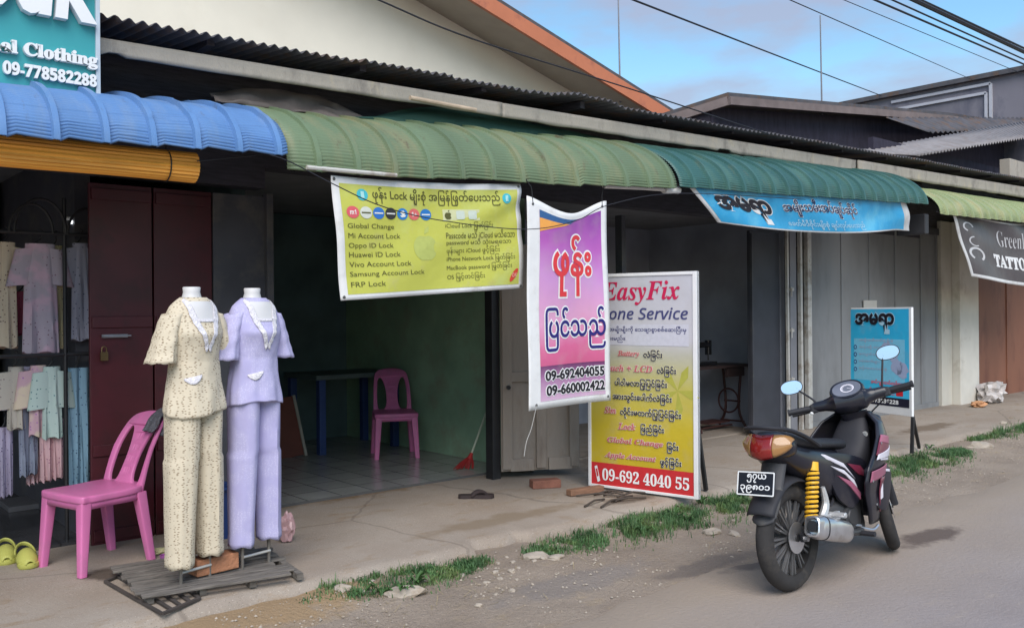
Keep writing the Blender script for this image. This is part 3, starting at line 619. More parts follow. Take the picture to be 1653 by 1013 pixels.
mb = MB(); apple(S, mb, 0.44, 0.42, 0.062, 0.12, 0.005); build(mb, 'printed_mark', ink('green_print', (0.42, 0.46, 0.12)), yb, smooth=0)
mb = MB(); S.poly(mb, [(0.938 + 0.026 * math.cos(t) * 0.75 + 0.5 * 0.035 * math.sin(t), 0.135 + 0.062 * math.sin(t) + 0.01 * math.cos(t)) for t in [i * math.pi / 12 for i in range(24)]], 0.006)
sl_ = build(mb, 'printed_seal', ink('seal_red', (0.62, 0.06, 0.04)), yb, smooth=0)
mb = MB(); S.text(mb, sans_b('OK'), (0.925, 0.115, 0.955, 0.155), 0.008); build(mb, 'lettering', ink('logo_pink', (0.75, 0.35, 0.3)), sl_, smooth=0)
eyelets(S, ((0.014, 0.975), (0.016, 0.025), (0.985, 0.025), (0.985, 0.975)), yb)

# purple hanging banner
S = Surf(py(848, 316, 4.80), py(980, 324, 4.80), py(853, 663, 4.80), py(987, 646, 4.80),
         bulge=lambda u, v: 0.022 * math.sin(u * 5.5 + 0.4) * (0.3 + v) + 0.03 * math.exp(-((u - 0.5) / 0.25) ** 2) * v ** 4 + 0.006 * math.sin(v * 9 + u * 4),
         shift=lambda u, v: V(0, 0, -0.115 * math.sin(math.pi * min(1, u * 1.02)) ** 1.3 * max(0, (v - 0.5) * 2) ** 2.2 + 0.008 * math.sin(math.pi * u) * (1 - v)))
pb = thing('banner', 'tall purple and pink hanging banner with red lettering and two phone numbers', 'banner', tuple(S.pt(0.5, 0)))
S.sheet('banner_sheet', VINYL, pb, solid=0.002)
u0, u1, v0, v1 = 0.125, 0.935, 0.035, 0.955
PINK = grad_mat('purple_print', [(0, (0.55, 0.10, 0.22)), (0.12, (0.62, 0.12, 0.27)), (0.30, (0.66, 0.32, 0.50)), (0.52, (0.55, 0.27, 0.55)), (0.75, (0.42, 0.10, 0.42)), (1.0, (0.22, 0.04, 0.30))], noise_amt=0.25)
S.sheet('printed_field', PINK, pb, u0, 0.20, u1, v1, 0.003, solid=0)
S.sheet('printed_band', grad_mat('band_print', [(0, (0.60, 0.40, 0.55)), (0.6, (0.35, 0.16, 0.32)), (1, (0.12, 0.02, 0.10))]), pb, u0, v0, u1, 0.20, 0.003, solid=0)
def strip(name, m, pts, off):
    n = 10; mb = MB()
    for k in range(n + 1):
        t = k / n; a = (pts[0][0] + (pts[1][0] - pts[0][0]) * t, pts[0][1] + (pts[1][1] - pts[0][1]) * t); b = (pts[3][0] + (pts[2][0] - pts[3][0]) * t, pts[3][1] + (pts[2][1] - pts[3][1]) * t)
        for j in range(5): mb.v.append(S.pt(a[0] + (b[0] - a[0]) * j / 4, a[1] + (b[1] - a[1]) * j / 4, off))
    mb.f = [(i*5+j, (i+1)*5+j, (i+1)*5+j+1, i*5+j+1) for i in range(n) for j in range(4)]
    return build(mb, name, m, pb, smooth=60)
strip('printed_stripe', ink('deep_blue', (0.03, 0.10, 0.25)), [(u0, 0.955), (0.60, 0.955), (0.50, 0.925), (u0, 0.915)], 0.005)
strip('printed_stripe', ink('orange', (0.75, 0.33, 0.07)), [(u0, 0.915), (0.50, 0.925), (0.30, 0.885), (u0, 0.845)], 0.005)
WI = ink('white', (0.78, 0.78, 0.78)); RI = ink('red', (0.66, 0.04, 0.05)); NI = ink('navy', (0.02, 0.015, 0.16)); BI = ink('black', (0.015, 0.012, 0.02))
def outlined(S, parent, txt, box, fg, bold, obold, shear=0, base=0.005, slope=0.0, ocol=None, space=1.0):
    ref, _ = text2d(txt, bold, shear, space)
    mb = MB(); S.text(mb, txt, box, base, bold=obold, shear=shear, ref=ref, slope=slope, space=space); build(mb, 'letter_outline', ocol or WI, parent, smooth=0)
    mb = MB(); S.text(mb, txt, box, base + 0.003, bold=bold, shear=shear, ref=ref, slope=slope, space=space); build(mb, 'lettering', fg, parent, smooth=0)
outlined(S, pb, mm('ဖုန်း'), (0.27, 0.525, 0.79, 0.855), RI, 0.022, 0.065)
outlined(S, pb, mm('ပြင်သည်'), (0.19, 0.265, 0.945, 0.475), NI, 0.018, 0.07)
outlined(S, pb, '09-692404055', (0.175, 0.128, 0.925, 0.178), BI, 0.035, 0.10)
outlined(S, pb, '09-660002422', (0.185, 0.057, 0.925, 0.108), BI, 0.035, 0.10)
eyelets(S, ((0.06, 0.97), (0.95, 0.975), (0.08, 0.022), (0.965, 0.022)), pb)
mb = MB().tube([S.pt(0.06, 0.97, 0.003), S.pt(0.05, 1.0) + V(0, 0, 0.07), py(846, 285, 4.8)], 0.003, 5); build(mb, 'tie_cord', BLACK, pb)
mb = MB().tube([S.pt(0.95, 0.975, 0.003), S.pt(0.95, 1.0) + V(0, 0, 0.05), py(977, 290, 4.8)], 0.003, 5); build(mb, 'tie_cord', BLACK, pb)
mb = MB().tube(catmull([S.pt(0.08, 0.022, 0.004), py(858, 690, 4.80), py(850, 712, 4.80), py(846, 736, 4.80)], 5), 0.0026, 6)
build(mb, 'tie_cord', mat('grey_cord', (0.4, 0.39, 0.37)), pb)

# standing yellow sign board, phone repair
SW = 1.0
br_ = pz(1127, 806, 0.115); bl_ = pz(951, 783, 0.12)
bl_ = br_ + (bl_ - br_).normalized() * SW
lean = V(0.03, 0.02, 0)
tr_ = V(br_.x, br_.y, br_.z + 1.79) + lean; tl_ = V(bl_.x, bl_.y, bl_.z + 1.79) + lean
es = thing('sign_board', 'white framed standing sign board with red and yellow print beside the purple banner', 'sign', tuple((br_ + bl_) / 2))
S = Surf(tl_, tr_, bl_, br_, flat=True); back = -S.n
def slab(S, u0, v0, u1, v1, o0, o1):
    mb = MB(); P = [S.pt(u, v, o) for o in (o0, o1) for u, v in ((u0, v0), (u1, v0), (u1, v1), (u0, v1))]
    return mb.add(P, [(0, 3, 2, 1), (4, 5, 6, 7), (0, 1, 5, 4), (1, 2, 6, 5), (2, 3, 7, 6), (3, 0, 4, 7)])
build(slab(S, 0.0, 0.0, 1.0, 1.0, -0.045, -0.008), 'backing_panel', WHITE, es, smooth=0)
for (a, b, c, d) in ((0, 0, 0.028, 1), (0.965, 0, 1, 1), (0.028, 0.985, 0.965, 1), (0.028, 0, 0.965, 0.012)):
    build(slab(S, a, b, c, d, -0.047, 0.004), 'frame_bar', WHITE, es, smooth=0, bevel=0.003)
EF = grad_mat('gold_grey_print', [(0, (0.50, 0.37, 0.02)), (0.20, (0.52, 0.40, 0.025)), (0.42, (0.47, 0.42, 0.10)), (0.58, (0.44, 0.43, 0.33)), (0.66, (0.50, 0.49, 0.52)), (1, (0.48, 0.48, 0.52))])
S.sheet('printed_field', EF, es, 0.028, 0.115, 0.965, 0.985, -0.004, solid=0)
S.sheet('printed_band', ink('band_red', (0.52, 0.025, 0.03)), es, 0.028, 0.012, 0.965, 0.115, -0.004, solid=0)
mb = MB()
for L in range(10):
    a = R_(18 + L * 36); r = 1 if L % 2 == 0 else 0.0
for L in range(5):
    a = R_(60 + L * 72); cx, cy = 0.83, 0.47
    S.poly(mb, [(cx, cy), (cx + .13 * math.cos(a - .25), cy + .085 * math.sin(a - .25)), (cx + .19 * math.cos(a), cy + .13 * math.sin(a)), (cx + .13 * math.cos(a + .25), cy + .085 * math.sin(a + .25))], -0.0025)
mb.v = [p for p in mb.v]
build(mb, 'printed_motif', ink('motif', (0.38, 0.37, 0.06)), es, smooth=0)
CR = ink('crimson', (0.50, 0.01, 0.07)); SL = ink('slate_blue', (0.05, 0.055, 0.16))
mb = MB(); S.text(mb, serif_it('EasyFix'), (0.14, 0.852, 0.855, 0.962), 0.0, bold=0.006); build(mb, 'lettering', CR, es, smooth=0)
mb = MB(); S.text(mb, sans_it('Phone Service'), (0.045, 0.787, 0.925, 0.842), 0.0, bold=0.014); build(mb, 'lettering', SL, es, smooth=0)
S.sheet('printed_panel', ink('panel_grey', (0.52, 0.52, 0.58)), es, 0.06, 0.668, 0.93, 0.765, -0.002, solid=0)
mb = MB(); S.text(mb, mm('Error အမျိုးမျိုးကို သေချာစွာစစ်ဆေးပြီးမှ'), (0.09, 0.722, 0.91, 0.756), 0.0, bold=0.015); build(mb, 'lettering', SL, es, smooth=0); mb = MB(); S.text(mb, mm('ပြင်ပေးမည်။'), (0.09, 0.680, 0.36, 0.714), 0.0, bold=0.015)
build(mb, 'lettering', SL, es, smooth=0)
PKI = ink('rose', (0.50, 0.12, 0.13)); PKO = ink('rose_white', (0.66, 0.55, 0.50))
mbk = MB(); mbko = MB(); mbr = MB(); mbro = MB()
def ln(t_, box, mbf, mbo, bold, ob):
    ref, _ = text2d(t_, bold); S.text(mbf, t_, box, 0.003, bold=bold, ref=ref); S.text(mbo, t_, box, 0.0, bold=ob, ref=ref)
for t_, kind, u0_, u1_, v_ in (('Battery', 'r', .29, .49, .625), ('လဲခြင်း', 'b', .53, .70, .625), ('Touch + LCD', 'r', .14, .61, .56), ('လဲခြင်း', 'b', .65, .82, .555), ('ပါဝါမလာပြုပြင်ခြင်း', 'b', .26, .74, .492), ('အားသွင်းပေါက်လဲခြင်း', 'b', .24, .78, .428),
                               ('Sim', 'r', .16, .27, .362), ('လိုင်းမတက်ပြုပြင်ခြင်း', 'b', .31, .86, .358), ('Lock', 'r', .29, .45, .292), ('ဖြည်ခြင်း', 'b', .50, .71, .288), ('Global Change', 'r', .185, .70, .222), ('ခြင်း', 'b', .735, .835, .216), ('Apple Account', 'r', .16, .635, .152), ('ဖွင့်ခြင်း', 'b', .675, .86, .147)):
    mbk = MB(); mbko = MB(); mbr = MB(); mbro = MB()
    if kind == 'r': ln(serif_it(t_), (u0_, v_ - 0.014, u1_, v_ + 0.017), mbr, mbro, 0.01, 0.05)
    else: ln(mm(t_), (u0_, v_ - 0.026, u1_, v_ + 0.024), mbk, mbko, 0.028, 0.085)
    build(mbro if kind == 'r' else mbko, 'letter_outline', PKO if kind == 'r' else ink('pale_gold', (0.66, 0.62, 0.42)), es, smooth=0)
    build(mbr if kind == 'r' else mbk, 'lettering', PKI if kind == 'r' else ink('ink_navy', (0.025, 0.025, 0.06)), es, smooth=0)
mb = MB(); S.text(mb, serif('09-692 4040 55'), (0.135, 0.034, 0.925, 0.090), 0.0, bold=0.008)
S.poly(mb, [(0.06, .095), (.085, .10), (.115, .03), (.09, .022)], 0.0); build(mb, 'lettering', WI, es, smooth=0)
mb = MB(); S.poly(mb, [(0.073, .083), (.087, .087), (.100, .052), (.086, .048)], 0.002); build(mb, 'printed_mark', ink('band_red', None), es, smooth=0)
for b in (br_.lerp(bl_, 0.12), br_.lerp(bl_, 0.88)):
    mb = MB().bar(b + back * 0.05 + V(0, 0, 1.3), b + back * 0.42, 0.03, 0.03); build(mb, 'support_leg', BLACK, es, smooth=0)

# blue banner under the teal awning
S = Surf(py(1112, 302, 4.79), py(1462, 322, 4.79), py(1158, 359, 4.86), py(1470, 373, 4.86),
         bulge=lambda u, v: 0.016 * math.sin(u * 12 + v * 3) * (1 - 0.5 * v) + 0.02 * math.sin((u * 3 - v * 1.2) * 6) * max(0, u - 0.45),
         shift=lambda u, v: V(0, 0, -0.06 * math.sin(math.pi * min(1, u * 1.1)) * (1 - v) + 0.015 * math.sin(u * 16) * v))
bb = thing('banner', 'wide creased blue banner of the tailor shop hanging under the teal awning', 'banner', tuple(S.pt(0.5, 0)))
S.sheet('banner_sheet', VINYL, bb, nu=80)
S.sheet('printed_field', mat('banner_blue', (0.03, 0.36, 0.66), rough=0.4, var=0.1, scale=2, dirt=(0.10, 0.47, 0.72), dirt_scale=1.8, bump=0.4, bscale=6), bb, 0.018, 0.045, 0.965, 0.985, 0.003, nu=80, solid=0)
outlined(S, bb, 'အမရာ', (0.055, 0.16, 0.28, 0.80), BI, 0.05, 0.10, base=0.006)
outlined(S, bb, mm('အမျိုးသမီးအပ်ချုပ်ဆိုင်'), (0.335, 0.40, 0.70, 0.84), ink('blue_black', (0.015, 0.03, 0.10)), 0.015, 0.06, base=0.006)
mb = MB(); S.text(mb, mm('ခေတ်မီဒီဇိုင်းမျိုးစုံ ချုပ်လုပ်ပေးသည်'), (0.33, 0.08, 0.72, 0.33), 0.006, bold=0.01); build(mb, 'lettering', ink('pale_blue', (0.42, 0.66, 0.80)), bb, smooth=0)

# dark tattoo studio banner
S = Surf(py(1533, 346, 4.85), py(1735, 372, 4.85), py(1568, 446, 4.9), py(1735, 470, 4.9),
         bulge=lambda u, v: 0.02 * math.sin(u * 14 + v * 2) + 0.03 * math.sin((u * 2 + v) * 8) * v * 0.6, shift=lambda u, v: V(0, 0, 0.02 * math.sin(u * 12) * v - 0.03 * math.sin(math.pi * u) * (1 - v)))
tb = thing('banner', 'charcoal banner of a tattoo studio with white lettering at the right edge', 'banner', tuple(S.pt(0.5, 0)))
S.sheet('banner_sheet', VINYL, tb, nu=60)
S.sheet('printed_field', mat('banner_charcoal', (0.085, 0.075, 0.08), rough=0.45, var=0.12, scale=3, bump=0.4, bscale=6), tb, 0.02, 0.06, 0.985, 0.975, 0.003, nu=60, solid=0)
LG = ink('light_grey', (0.55, 0.54, 0.55))
mb = MB(); S.text(mb, alph('GreenLand', 0x1D400, 0x1D41A), (0.305, 0.60, 0.62, 0.85), 0.006, bold=-0.012); build(mb, 'lettering', LG, tb, smooth=0)
mb = MB(); S.text(mb, serif('TATTOO STUDIO'), (0.24, 0.25, 0.86, 0.46), 0.006, bold=0.03); build(mb, 'lettering', WI, tb, smooth=0)
mb = MB()
def ring_(cx, cy, r, a0, a1, wd):
    P = [(cx + r * math.cos(R_(a)), cy + 1.75 * r * math.sin(R_(a))) for a in [a0 + (a1 - a0) * i / 24 for i in range(25)]]
    Q = [(cx + (r + wd) * math.cos(R_(a)), cy + 1.75 * (r + wd) * math.sin(R_(a))) for a in [a0 + (a1 - a0) * i / 24 for i in range(25)]]
    o = len(mb.v); mb.v.extend([S.pt(*p, 0.006) for p in P] + [S.pt(*p, 0.006) for p in Q]); mb.f.extend([(o + i, o + i + 1, o + 26 + i, o + 25 + i) for i in range(24)])
ring_(0.10, 0.40, 0.045, -60, 230, 0.018); ring_(0.085, 0.82, 0.03, 0, 250, 0.012); ring_(0.11, 0.60, 0.035, 90, 300, 0.01)
build(mb, 'printed_mark', LG, tb, smooth=0)

# blue tailor sign on a black easel
rb = V(9.20, 4.30, 0.47); lb = V(9.47, 5.12, 0.47); H_ = 1.145
rake = V(0.05, 0.02, 0)
S = Surf(lb + V(0, 0, H_) + rake, rb + V(0, 0, H_) + rake, lb, rb, flat=True)
ts = thing('sign_board', 'light blue tailor sign board standing on a black easel behind the motorbike', 'sign', ((rb.x + lb.x) / 2, (rb.y + lb.y) / 2, 0.1))
build(slab(S, 0, 0, 1, 1, -0.03, 0.0), 'backing_panel', WHITE, ts, smooth=0, bevel=0.003)
S.sheet('printed_field', grad_mat('blue_print', [(0, (0.05, 0.52, 0.80)), (1, (0.03, 0.43, 0.72))], noise_amt=0.6), ts, 0.0, 0.155, 0.965, 0.985, 0.003, solid=0)
S.sheet('printed_band', ink('blackband', (0.012, 0.012, 0.03)), ts, 0.0, 0.075, 0.965, 0.155, 0.003, solid=0)
S.sheet('printed_panel', ink('sky_blue', (0.20, 0.56, 0.76)), ts, 0.06, 0.30, 0.90, 0.70, 0.0035, solid=0)
outlined(S, ts, 'အမရာ', (0.08, 0.755, 0.74, 0.95), BI, 0.05, 0.09, base=0.006, ocol=ink('pale_blue', None))
mb = MB()
for i, (t_, u1) in enumerate((('အမျိုးသမီးဝတ်စုံမျိုးစုံ', .72), ('အင်္ကျီ ထဘီ', .55), ('ကျောင်းဝတ်စုံ', .60), ('ဝမ်းဆက်များ', .50), ('မင်္ဂလာဝတ်စုံ', .62))):
    v_ = 0.685 - 0.068 * i; mb = MB(); S.text(mb, mm(t_), (0.15, v_ - 0.022, u1, v_ + 0.022), 0.006, bold=0.01); build(mb, 'lettering', ink('mauve_grey', (0.42, 0.44, 0.56)), ts, smooth=0)
mb = MB()
for i in range(4):
    v_ = 0.615 - 0.072 * i; P = circ(0.085, v_, 0.028, 0.021, 16); Q = circ(0.085, v_, 0.018, 0.0135, 16); o = len(mb.v)
    mb.v += [S.pt(*p, 0.006) for p in P + Q]; mb.f += [(o + k, o + (k + 1) % 16, o + 16 + (k + 1) % 16, o + 16 + k) for k in range(16)]
build(mb, 'printed_mark', ink('navy', None), ts, smooth=0)
mb = MB(); rr_ = random.Random(3)
for i in range(4):
    cx, cy = 0.62 + 0.08 * i, 0.60 - 0.08 * i + 0.05 * (i % 2); S.poly(mb, [(cx + 0.10 * math.cos(t) * rr_.uniform(.7, 1.1), cy + 0.085 * math.sin(t) * rr_.uniform(.7, 1.1)) for t in [k * math.pi / 8 for k in range(16)]], 0.0045)
build(mb, 'printed_mark', ink('lilac_print', (0.36, 0.42, 0.60)), ts, smooth=0)
mb = MB(); S.text(mb, mm('အပ်ချုပ်သင်တန်းများ'), (0.35, 0.255, 0.92, 0.315), 0.006, bold=0.05); build(mb, 'lettering', ink('sign_rose', (0.66, 0.16, 0.22)), ts, smooth=0); mb = MB(); S.text(mb, mm('ဖွင့်လှစ်ပေးသည်'), (0.28, 0.18, 0.74, 0.235), 0.006, bold=0.05)
build(mb, 'lettering', ink('sign_rose', (0.66, 0.16, 0.22)), ts, smooth=0)
S.sheet('printed_mark', ink('sign_red', (0.60, 0.02, 0.03)), ts, 0.76, 0.175, 0.87, 0.24, 0.0045, solid=0)
mb = MB(); S.text(mb, sans_b('09-973836228'), (0.24, 0.095, 0.80, 0.135), 0.006, bold=0.02); build(mb, 'lettering', WI, ts, smooth=0)
for p, q in ((rb + V(0.02, -0.0, 0.0), V(9.19, 4.30, 0.09)), (lb + V(0.02, 0, 0.0), V(9.46, 5.10, 0.10)), (rb + V(0.06, 0.03, 0.05), V(9.62, 4.42, 0.09)), (lb + V(0.06, 0, 0.05), V(9.88, 5.15, 0.10))):
    build(MB().bar(p, q, 0.03, 0.03), 'easel_leg', BLACK, ts, smooth=0)

# teal clothing shop sign with raised letters
TX0, TX1, TY, TZ0, TZ1 = -1.3, 1.462, 5.18, 2.74, 4.1
cs = thing('sign_board', 'teal shop sign with raised white letters above the blue awning', 'sign', (0.1, 5.18, 2.74))
build(MB().box(((TX0 + TX1) / 2, TY + 0.06, (TZ0 + TZ1) / 2), (TX1 - TX0 - 0.02, 0.10, TZ1 - TZ0)), 'sign_panel', mat('teal_sign', (0.04, 0.30, 0.33), rough=0.4, var=0.06, scale=2), cs, smooth=0)
build(MB().box((TX1, TY + 0.055, (TZ0 + TZ1) / 2), (0.022, 0.13, TZ1 - TZ0 + 0.01)), 'edge_trim', mat('pale_trim', (0.48, 0.55, 0.62), rough=0.4), cs, smooth=0, bevel=0.002)
LT = mat('raised_white_letters', (0.74, 0.75, 0.76), rough=0.4, var=0.02)
def raised(txt, x0, x1, z0, z1, bold, dep=0.06, shear=0, slope=0.0):
    vs, fs = text2d(txt, bold, shear, 1.0, 0.5)
    a0, a1 = min(p.x for p in vs), max(p.x for p in vs); b0, b1 = min(p.y for p in vs), max(p.y for p in vs)
    mb = MB().add([(x0 + (x1 - x0) * (p.x - a0) / (a1 - a0), TY + 0.008 - (p.z + 0.5) * dep, z0 + (z1 - z0) * (p.y - b0) / (b1 - b0)) for p in vs], fs)
    return build(mb, 'raised_lettering', LT, cs, smooth=30)
p0 = py(-52, 15, TY); p1 = py(156, 41, TY); raised('ouk', p0.x, p1.x, py(100, 35, TY).z, py(100, 35, TY).z + 0.42, 0.035, 0.05, 0.12)
raised(serif('Traditional Clothing'), py(-150, 90, TY).x, py(156, 100, TY).x, py(150, 114, TY).z, py(40, 66, TY).z - 0.01, 0.03, 0.03)
raised(sans_it('09-778582288'), py(4, 108, TY).x, py(155, 130, TY).x, py(80, 131, TY).z, py(80, 110, TY).z, 0.025, 0.025)
# ------------------------------------------------------------------ plastic chairs
PINKP = mat('pink_plastic', (0.60, 0.165, 0.37), rough=0.4, var=0.05, scale=4, dirt=(0.46, 0.17, 0.31), dirt_scale=5, dirt_pos=(0.52, 0.78))
def make_chair(label, m):
    t = thing('plastic_chair', label, 'chair', group='pink plastic chairs')
    # seat: rounded slab with a rolled front edge
    seat = [(-.17, .19), (.17, .19), (.205, -.06), (.205, -.17), (.17, -.215), (-.17, -.215), (-.205, -.17), (-.205, -.06)]
    lp = [(p.x, p.y) for p in catmull([(a, b, 0) for a, b in seat], 5, True)]
    mb = MB().curve2d([lp], 0.02, 0.012, Matrix.Translation((0, 0, 0.432)))
    for p in mb.v: p.z -= 0.012 * math.exp(-((p.x / 0.13) ** 2 + ((p.y + 0.02) / 0.13) ** 2)) - 0.006 * max(0, p.y * 5)
    build(mb, 'seat', m, t, smooth=50, local=True)
    mb = MB()
    ap = [(p[0] * 0.985, p[1] * 0.985) for p in lp]
    mb.loft([[V(x, y, 0.425) for x, y in ap], [V(x * 1.0, y, 0.375) for x, y in ap]], caps=False); build(mb, 'apron', m, t, smooth=50, local=True, solid=0.008)
    for sx in (-1, 1):
        for fy, by in ((-0.185, -0.215), (0.165, 0.225)):
            x0, x1 = sx * 0.178, sx * 0.205; rings = []
            for k in range(7):
                q = k / 6; z = 0.42 * (1 - q); w_ = 0.034 - 0.011 * q; cx = x0 + (x1 - x0) * q; cy = fy + (by - fy) * q
                rings.append([V(cx + a, cy + b, z) for a, b in rrect(w_ * 2, w_ * 1.9, 0.010, 3)])
            build(MB().loft(rings), 'leg', m, t, smooth=40, local=True)
    # back: frame, waisted splat with slots
    def bp(p):
        u, v, d = p.x, p.y, p.z; lean = 0.36 * v + 0.30 * v * v
        return V(u, 0.175 + lean - 0.9 * u * u * min(1, v * 4) + d, 0.435 + v * 0.94)
    outl = [(p.x, p.y) for p in catmull([(-.185, -.03, 0), (-.19, .15, 0), (-.178, .33, 0), (-.15, .425, 0), (-.08, .455, 0), (0, .462, 0), (.08, .455, 0), (.15, .425, 0), (.178, .33, 0), (.19, .15, 0), (.185, -.03, 0), (.1, -.03, 0), (0, -.03, 0), (-.1, -.03, 0)], 4, True)]
    hole = [(p.x, p.y) for p in catmull([(-.155, .04, 0), (-.162, .17, 0), (-.152, .32, 0), (-.122, .375, 0), (-.088, .345, 0), (-.060, .25, 0), (-.052, .15, 0), (-.066, .05, 0), (-.11, .015, 0)], 4, True)]
    holes = [hole, [(-a, b) for a, b in hole]]
    for r, (w_, zz) in enumerate(((0.012, .10), (0.012, .17), (0.012, .24), (0.012, .31))):
        for u in (-0.022, 0.0, 0.022): holes.append(rrect(0.010, 0.044, 0.004, 2, u, zz))
    mb = MB().curve2d([outl] + holes, 0.012, 0.006, res=1); mb.v = [bp(p) for p in mb.v]
    build(mb, 'backrest', m, t, smooth=45, local=True)
    return t
ch = make_chair('bright pink plastic chair with a grey rag over its back by the red doors', PINKP)
ch.location = (1.57, 5.67, 0.108); ch.rotation_euler = (0, 0, R_(-74)); WM[ch.name] = Matrix.Translation(ch.location) @ Matrix.Rotation(R_(-74), 4, 'Z')
ch2 = copy_tree(ch, None, (5.03, 7.72, 0.135), (0, 0, R_(-27)), 'pink plastic chair standing inside the phone shop by the green wall')
# grey rag over the chair back
def fn(u, v):
    x = 0.035 + 0.155 * u; s = (v - 0.45) * 0.34
    y = 0.402 - 0.9 * x * x + (0.024 if v > 0.45 else -0.030) * min(1, abs(v - 0.45) * 8) - abs(s) * (0.58 if v < 0.45 else 0.45); z = 0.888 - abs(s) * 0.80
    return V(x + 0.02 * nz3(u * 3, v * 3, 1, 4) + 0.04 * (v - 0.4) * (u - 0.5), y + 0.014 * nz3(u * 6, v * 4, 1), z + 0.01 * nz3(u * 5, v, 1, 2))
mb = MB().grid(fn, 24, 24); mb.v = [WM[ch.name] @ p for p in mb.v]
build(mb, 'rag', mat('grey_rag', (0.09, 0.09, 0.105), rough=0.95, var=0.35, scale=60, bump=0.6, bscale=120), None, 'rumpled dark grey rag draped over the pink chair back', 'rag', smooth=70, solid=0.012)

# ------------------------------------------------------------------ mannequins in pyjama sets
def print_mat(name, base, dots, st, thr, base2=None, rnd=0.65):
    m = bpy.data.materials.new(name); m.use_nodes = True; t = m.node_tree; n = t.nodes; b = n['Principled BSDF']; b.inputs['Roughness'].default_value = 0.85; b.inputs['Specular IOR Level'].default_value = 0.2
    g = n.new('ShaderNodeTexCoord'); mpn = n.new('ShaderNodeMapping'); mpn.inputs['Scale'].default_value = st; t.links.new(g.outputs['Object'], mpn.inputs[0])
    vo = n.new('ShaderNodeTexVoronoi'); vo.inputs['Scale'].default_value = 1; vo.inputs['Randomness'].default_value = rnd; t.links.new(mpn.outputs[0], vo.inputs['Vector'])
    r = n.new('ShaderNodeValToRGB'); r.color_ramp.elements[0].position = thr; r.color_ramp.elements[1].position = thr + 0.07; t.links.new(vo.outputs['Distance'], r.inputs[0])
    k = n.new('ShaderNodeMixRGB'); k.inputs[1].default_value = (*dots, 1); k.inputs[2].default_value = (*base, 1); t.links.new(r.outputs[0], k.inputs[0]); last = k.outputs[0]
    if base2:
        nn = n.new('ShaderNodeTexNoise'); nn.inputs['Scale'].default_value = 7; t.links.new(g.outputs['Object'], nn.inputs['Vector'])
        r2 = n.new('ShaderNodeValToRGB'); r2.color_ramp.elements[0].position = 0.5; r2.color_ramp.elements[1].position = 0.6; t.links.new(nn.outputs[0], r2.inputs[0])
        k2 = n.new('ShaderNodeMixRGB'); k2.inputs[2].default_value = (*base2, 1); t.links.new(r2.outputs[0], k2.inputs[0]); t.links.new(last, k2.inputs[1]); last = k2.outputs[0]
    t.links.new(last, b.inputs['Base Color'])
    nb = n.new('ShaderNodeTexNoise'); nb.inputs['Scale'].default_value = 30; t.links.new(g.outputs['Object'], nb.inputs['Vector'])
    bp = n.new('ShaderNodeBump'); bp.inputs['Strength'].default_value = 0.12; bp.inputs['Distance'].default_value = 0.015; t.links.new(nb.outputs[0], bp.inputs['Height']); t.links.new(bp.outputs[0], b.inputs['Normal'])
    return m
LACE = mat('white_lace', (0.66, 0.64, 0.68), rough=0.9, var=0.2, scale=80, bump=0.5, bscale=150)
FORM = mat('mannequin_white', (0.58, 0.57, 0.57), rough=0.45, var=0.03)
RODM = mat('stand_metal', (0.22, 0.20, 0.18), rough=0.45, metal=0.5, var=0.3, scale=12)
BARM = mat('bright_bar', (0.6, 0.58, 0.54), rough=0.35, metal=0.4)
def prof(tab, z):
    for a, b in zip(tab[:-1], tab[1:]):
        if b[0] <= z <= a[0]:
            k = (a[0] - z) / (a[0] - b[0]); k = k * k * (3 - 2 * k) if False else k
            return a[1] + (b[1] - a[1]) * k, a[2] + (b[2] - a[2]) * k
    return (tab[0][1], tab[0][2]) if z > tab[0][0] else (tab[-1][1], tab[-1][2])
TOR = [(1.660, .078, .062), (1.640, .110, .072), (1.615, .142, .084), (1.575, .166, .096), (1.52, .174, .112), (1.45, .172, .128), (1.36, .160, .120), (1.27, .150, .110), (1.17, .158, .118), (1.06, .172, .130), (0.96, .184, .142), (0.935, .186, .144)]
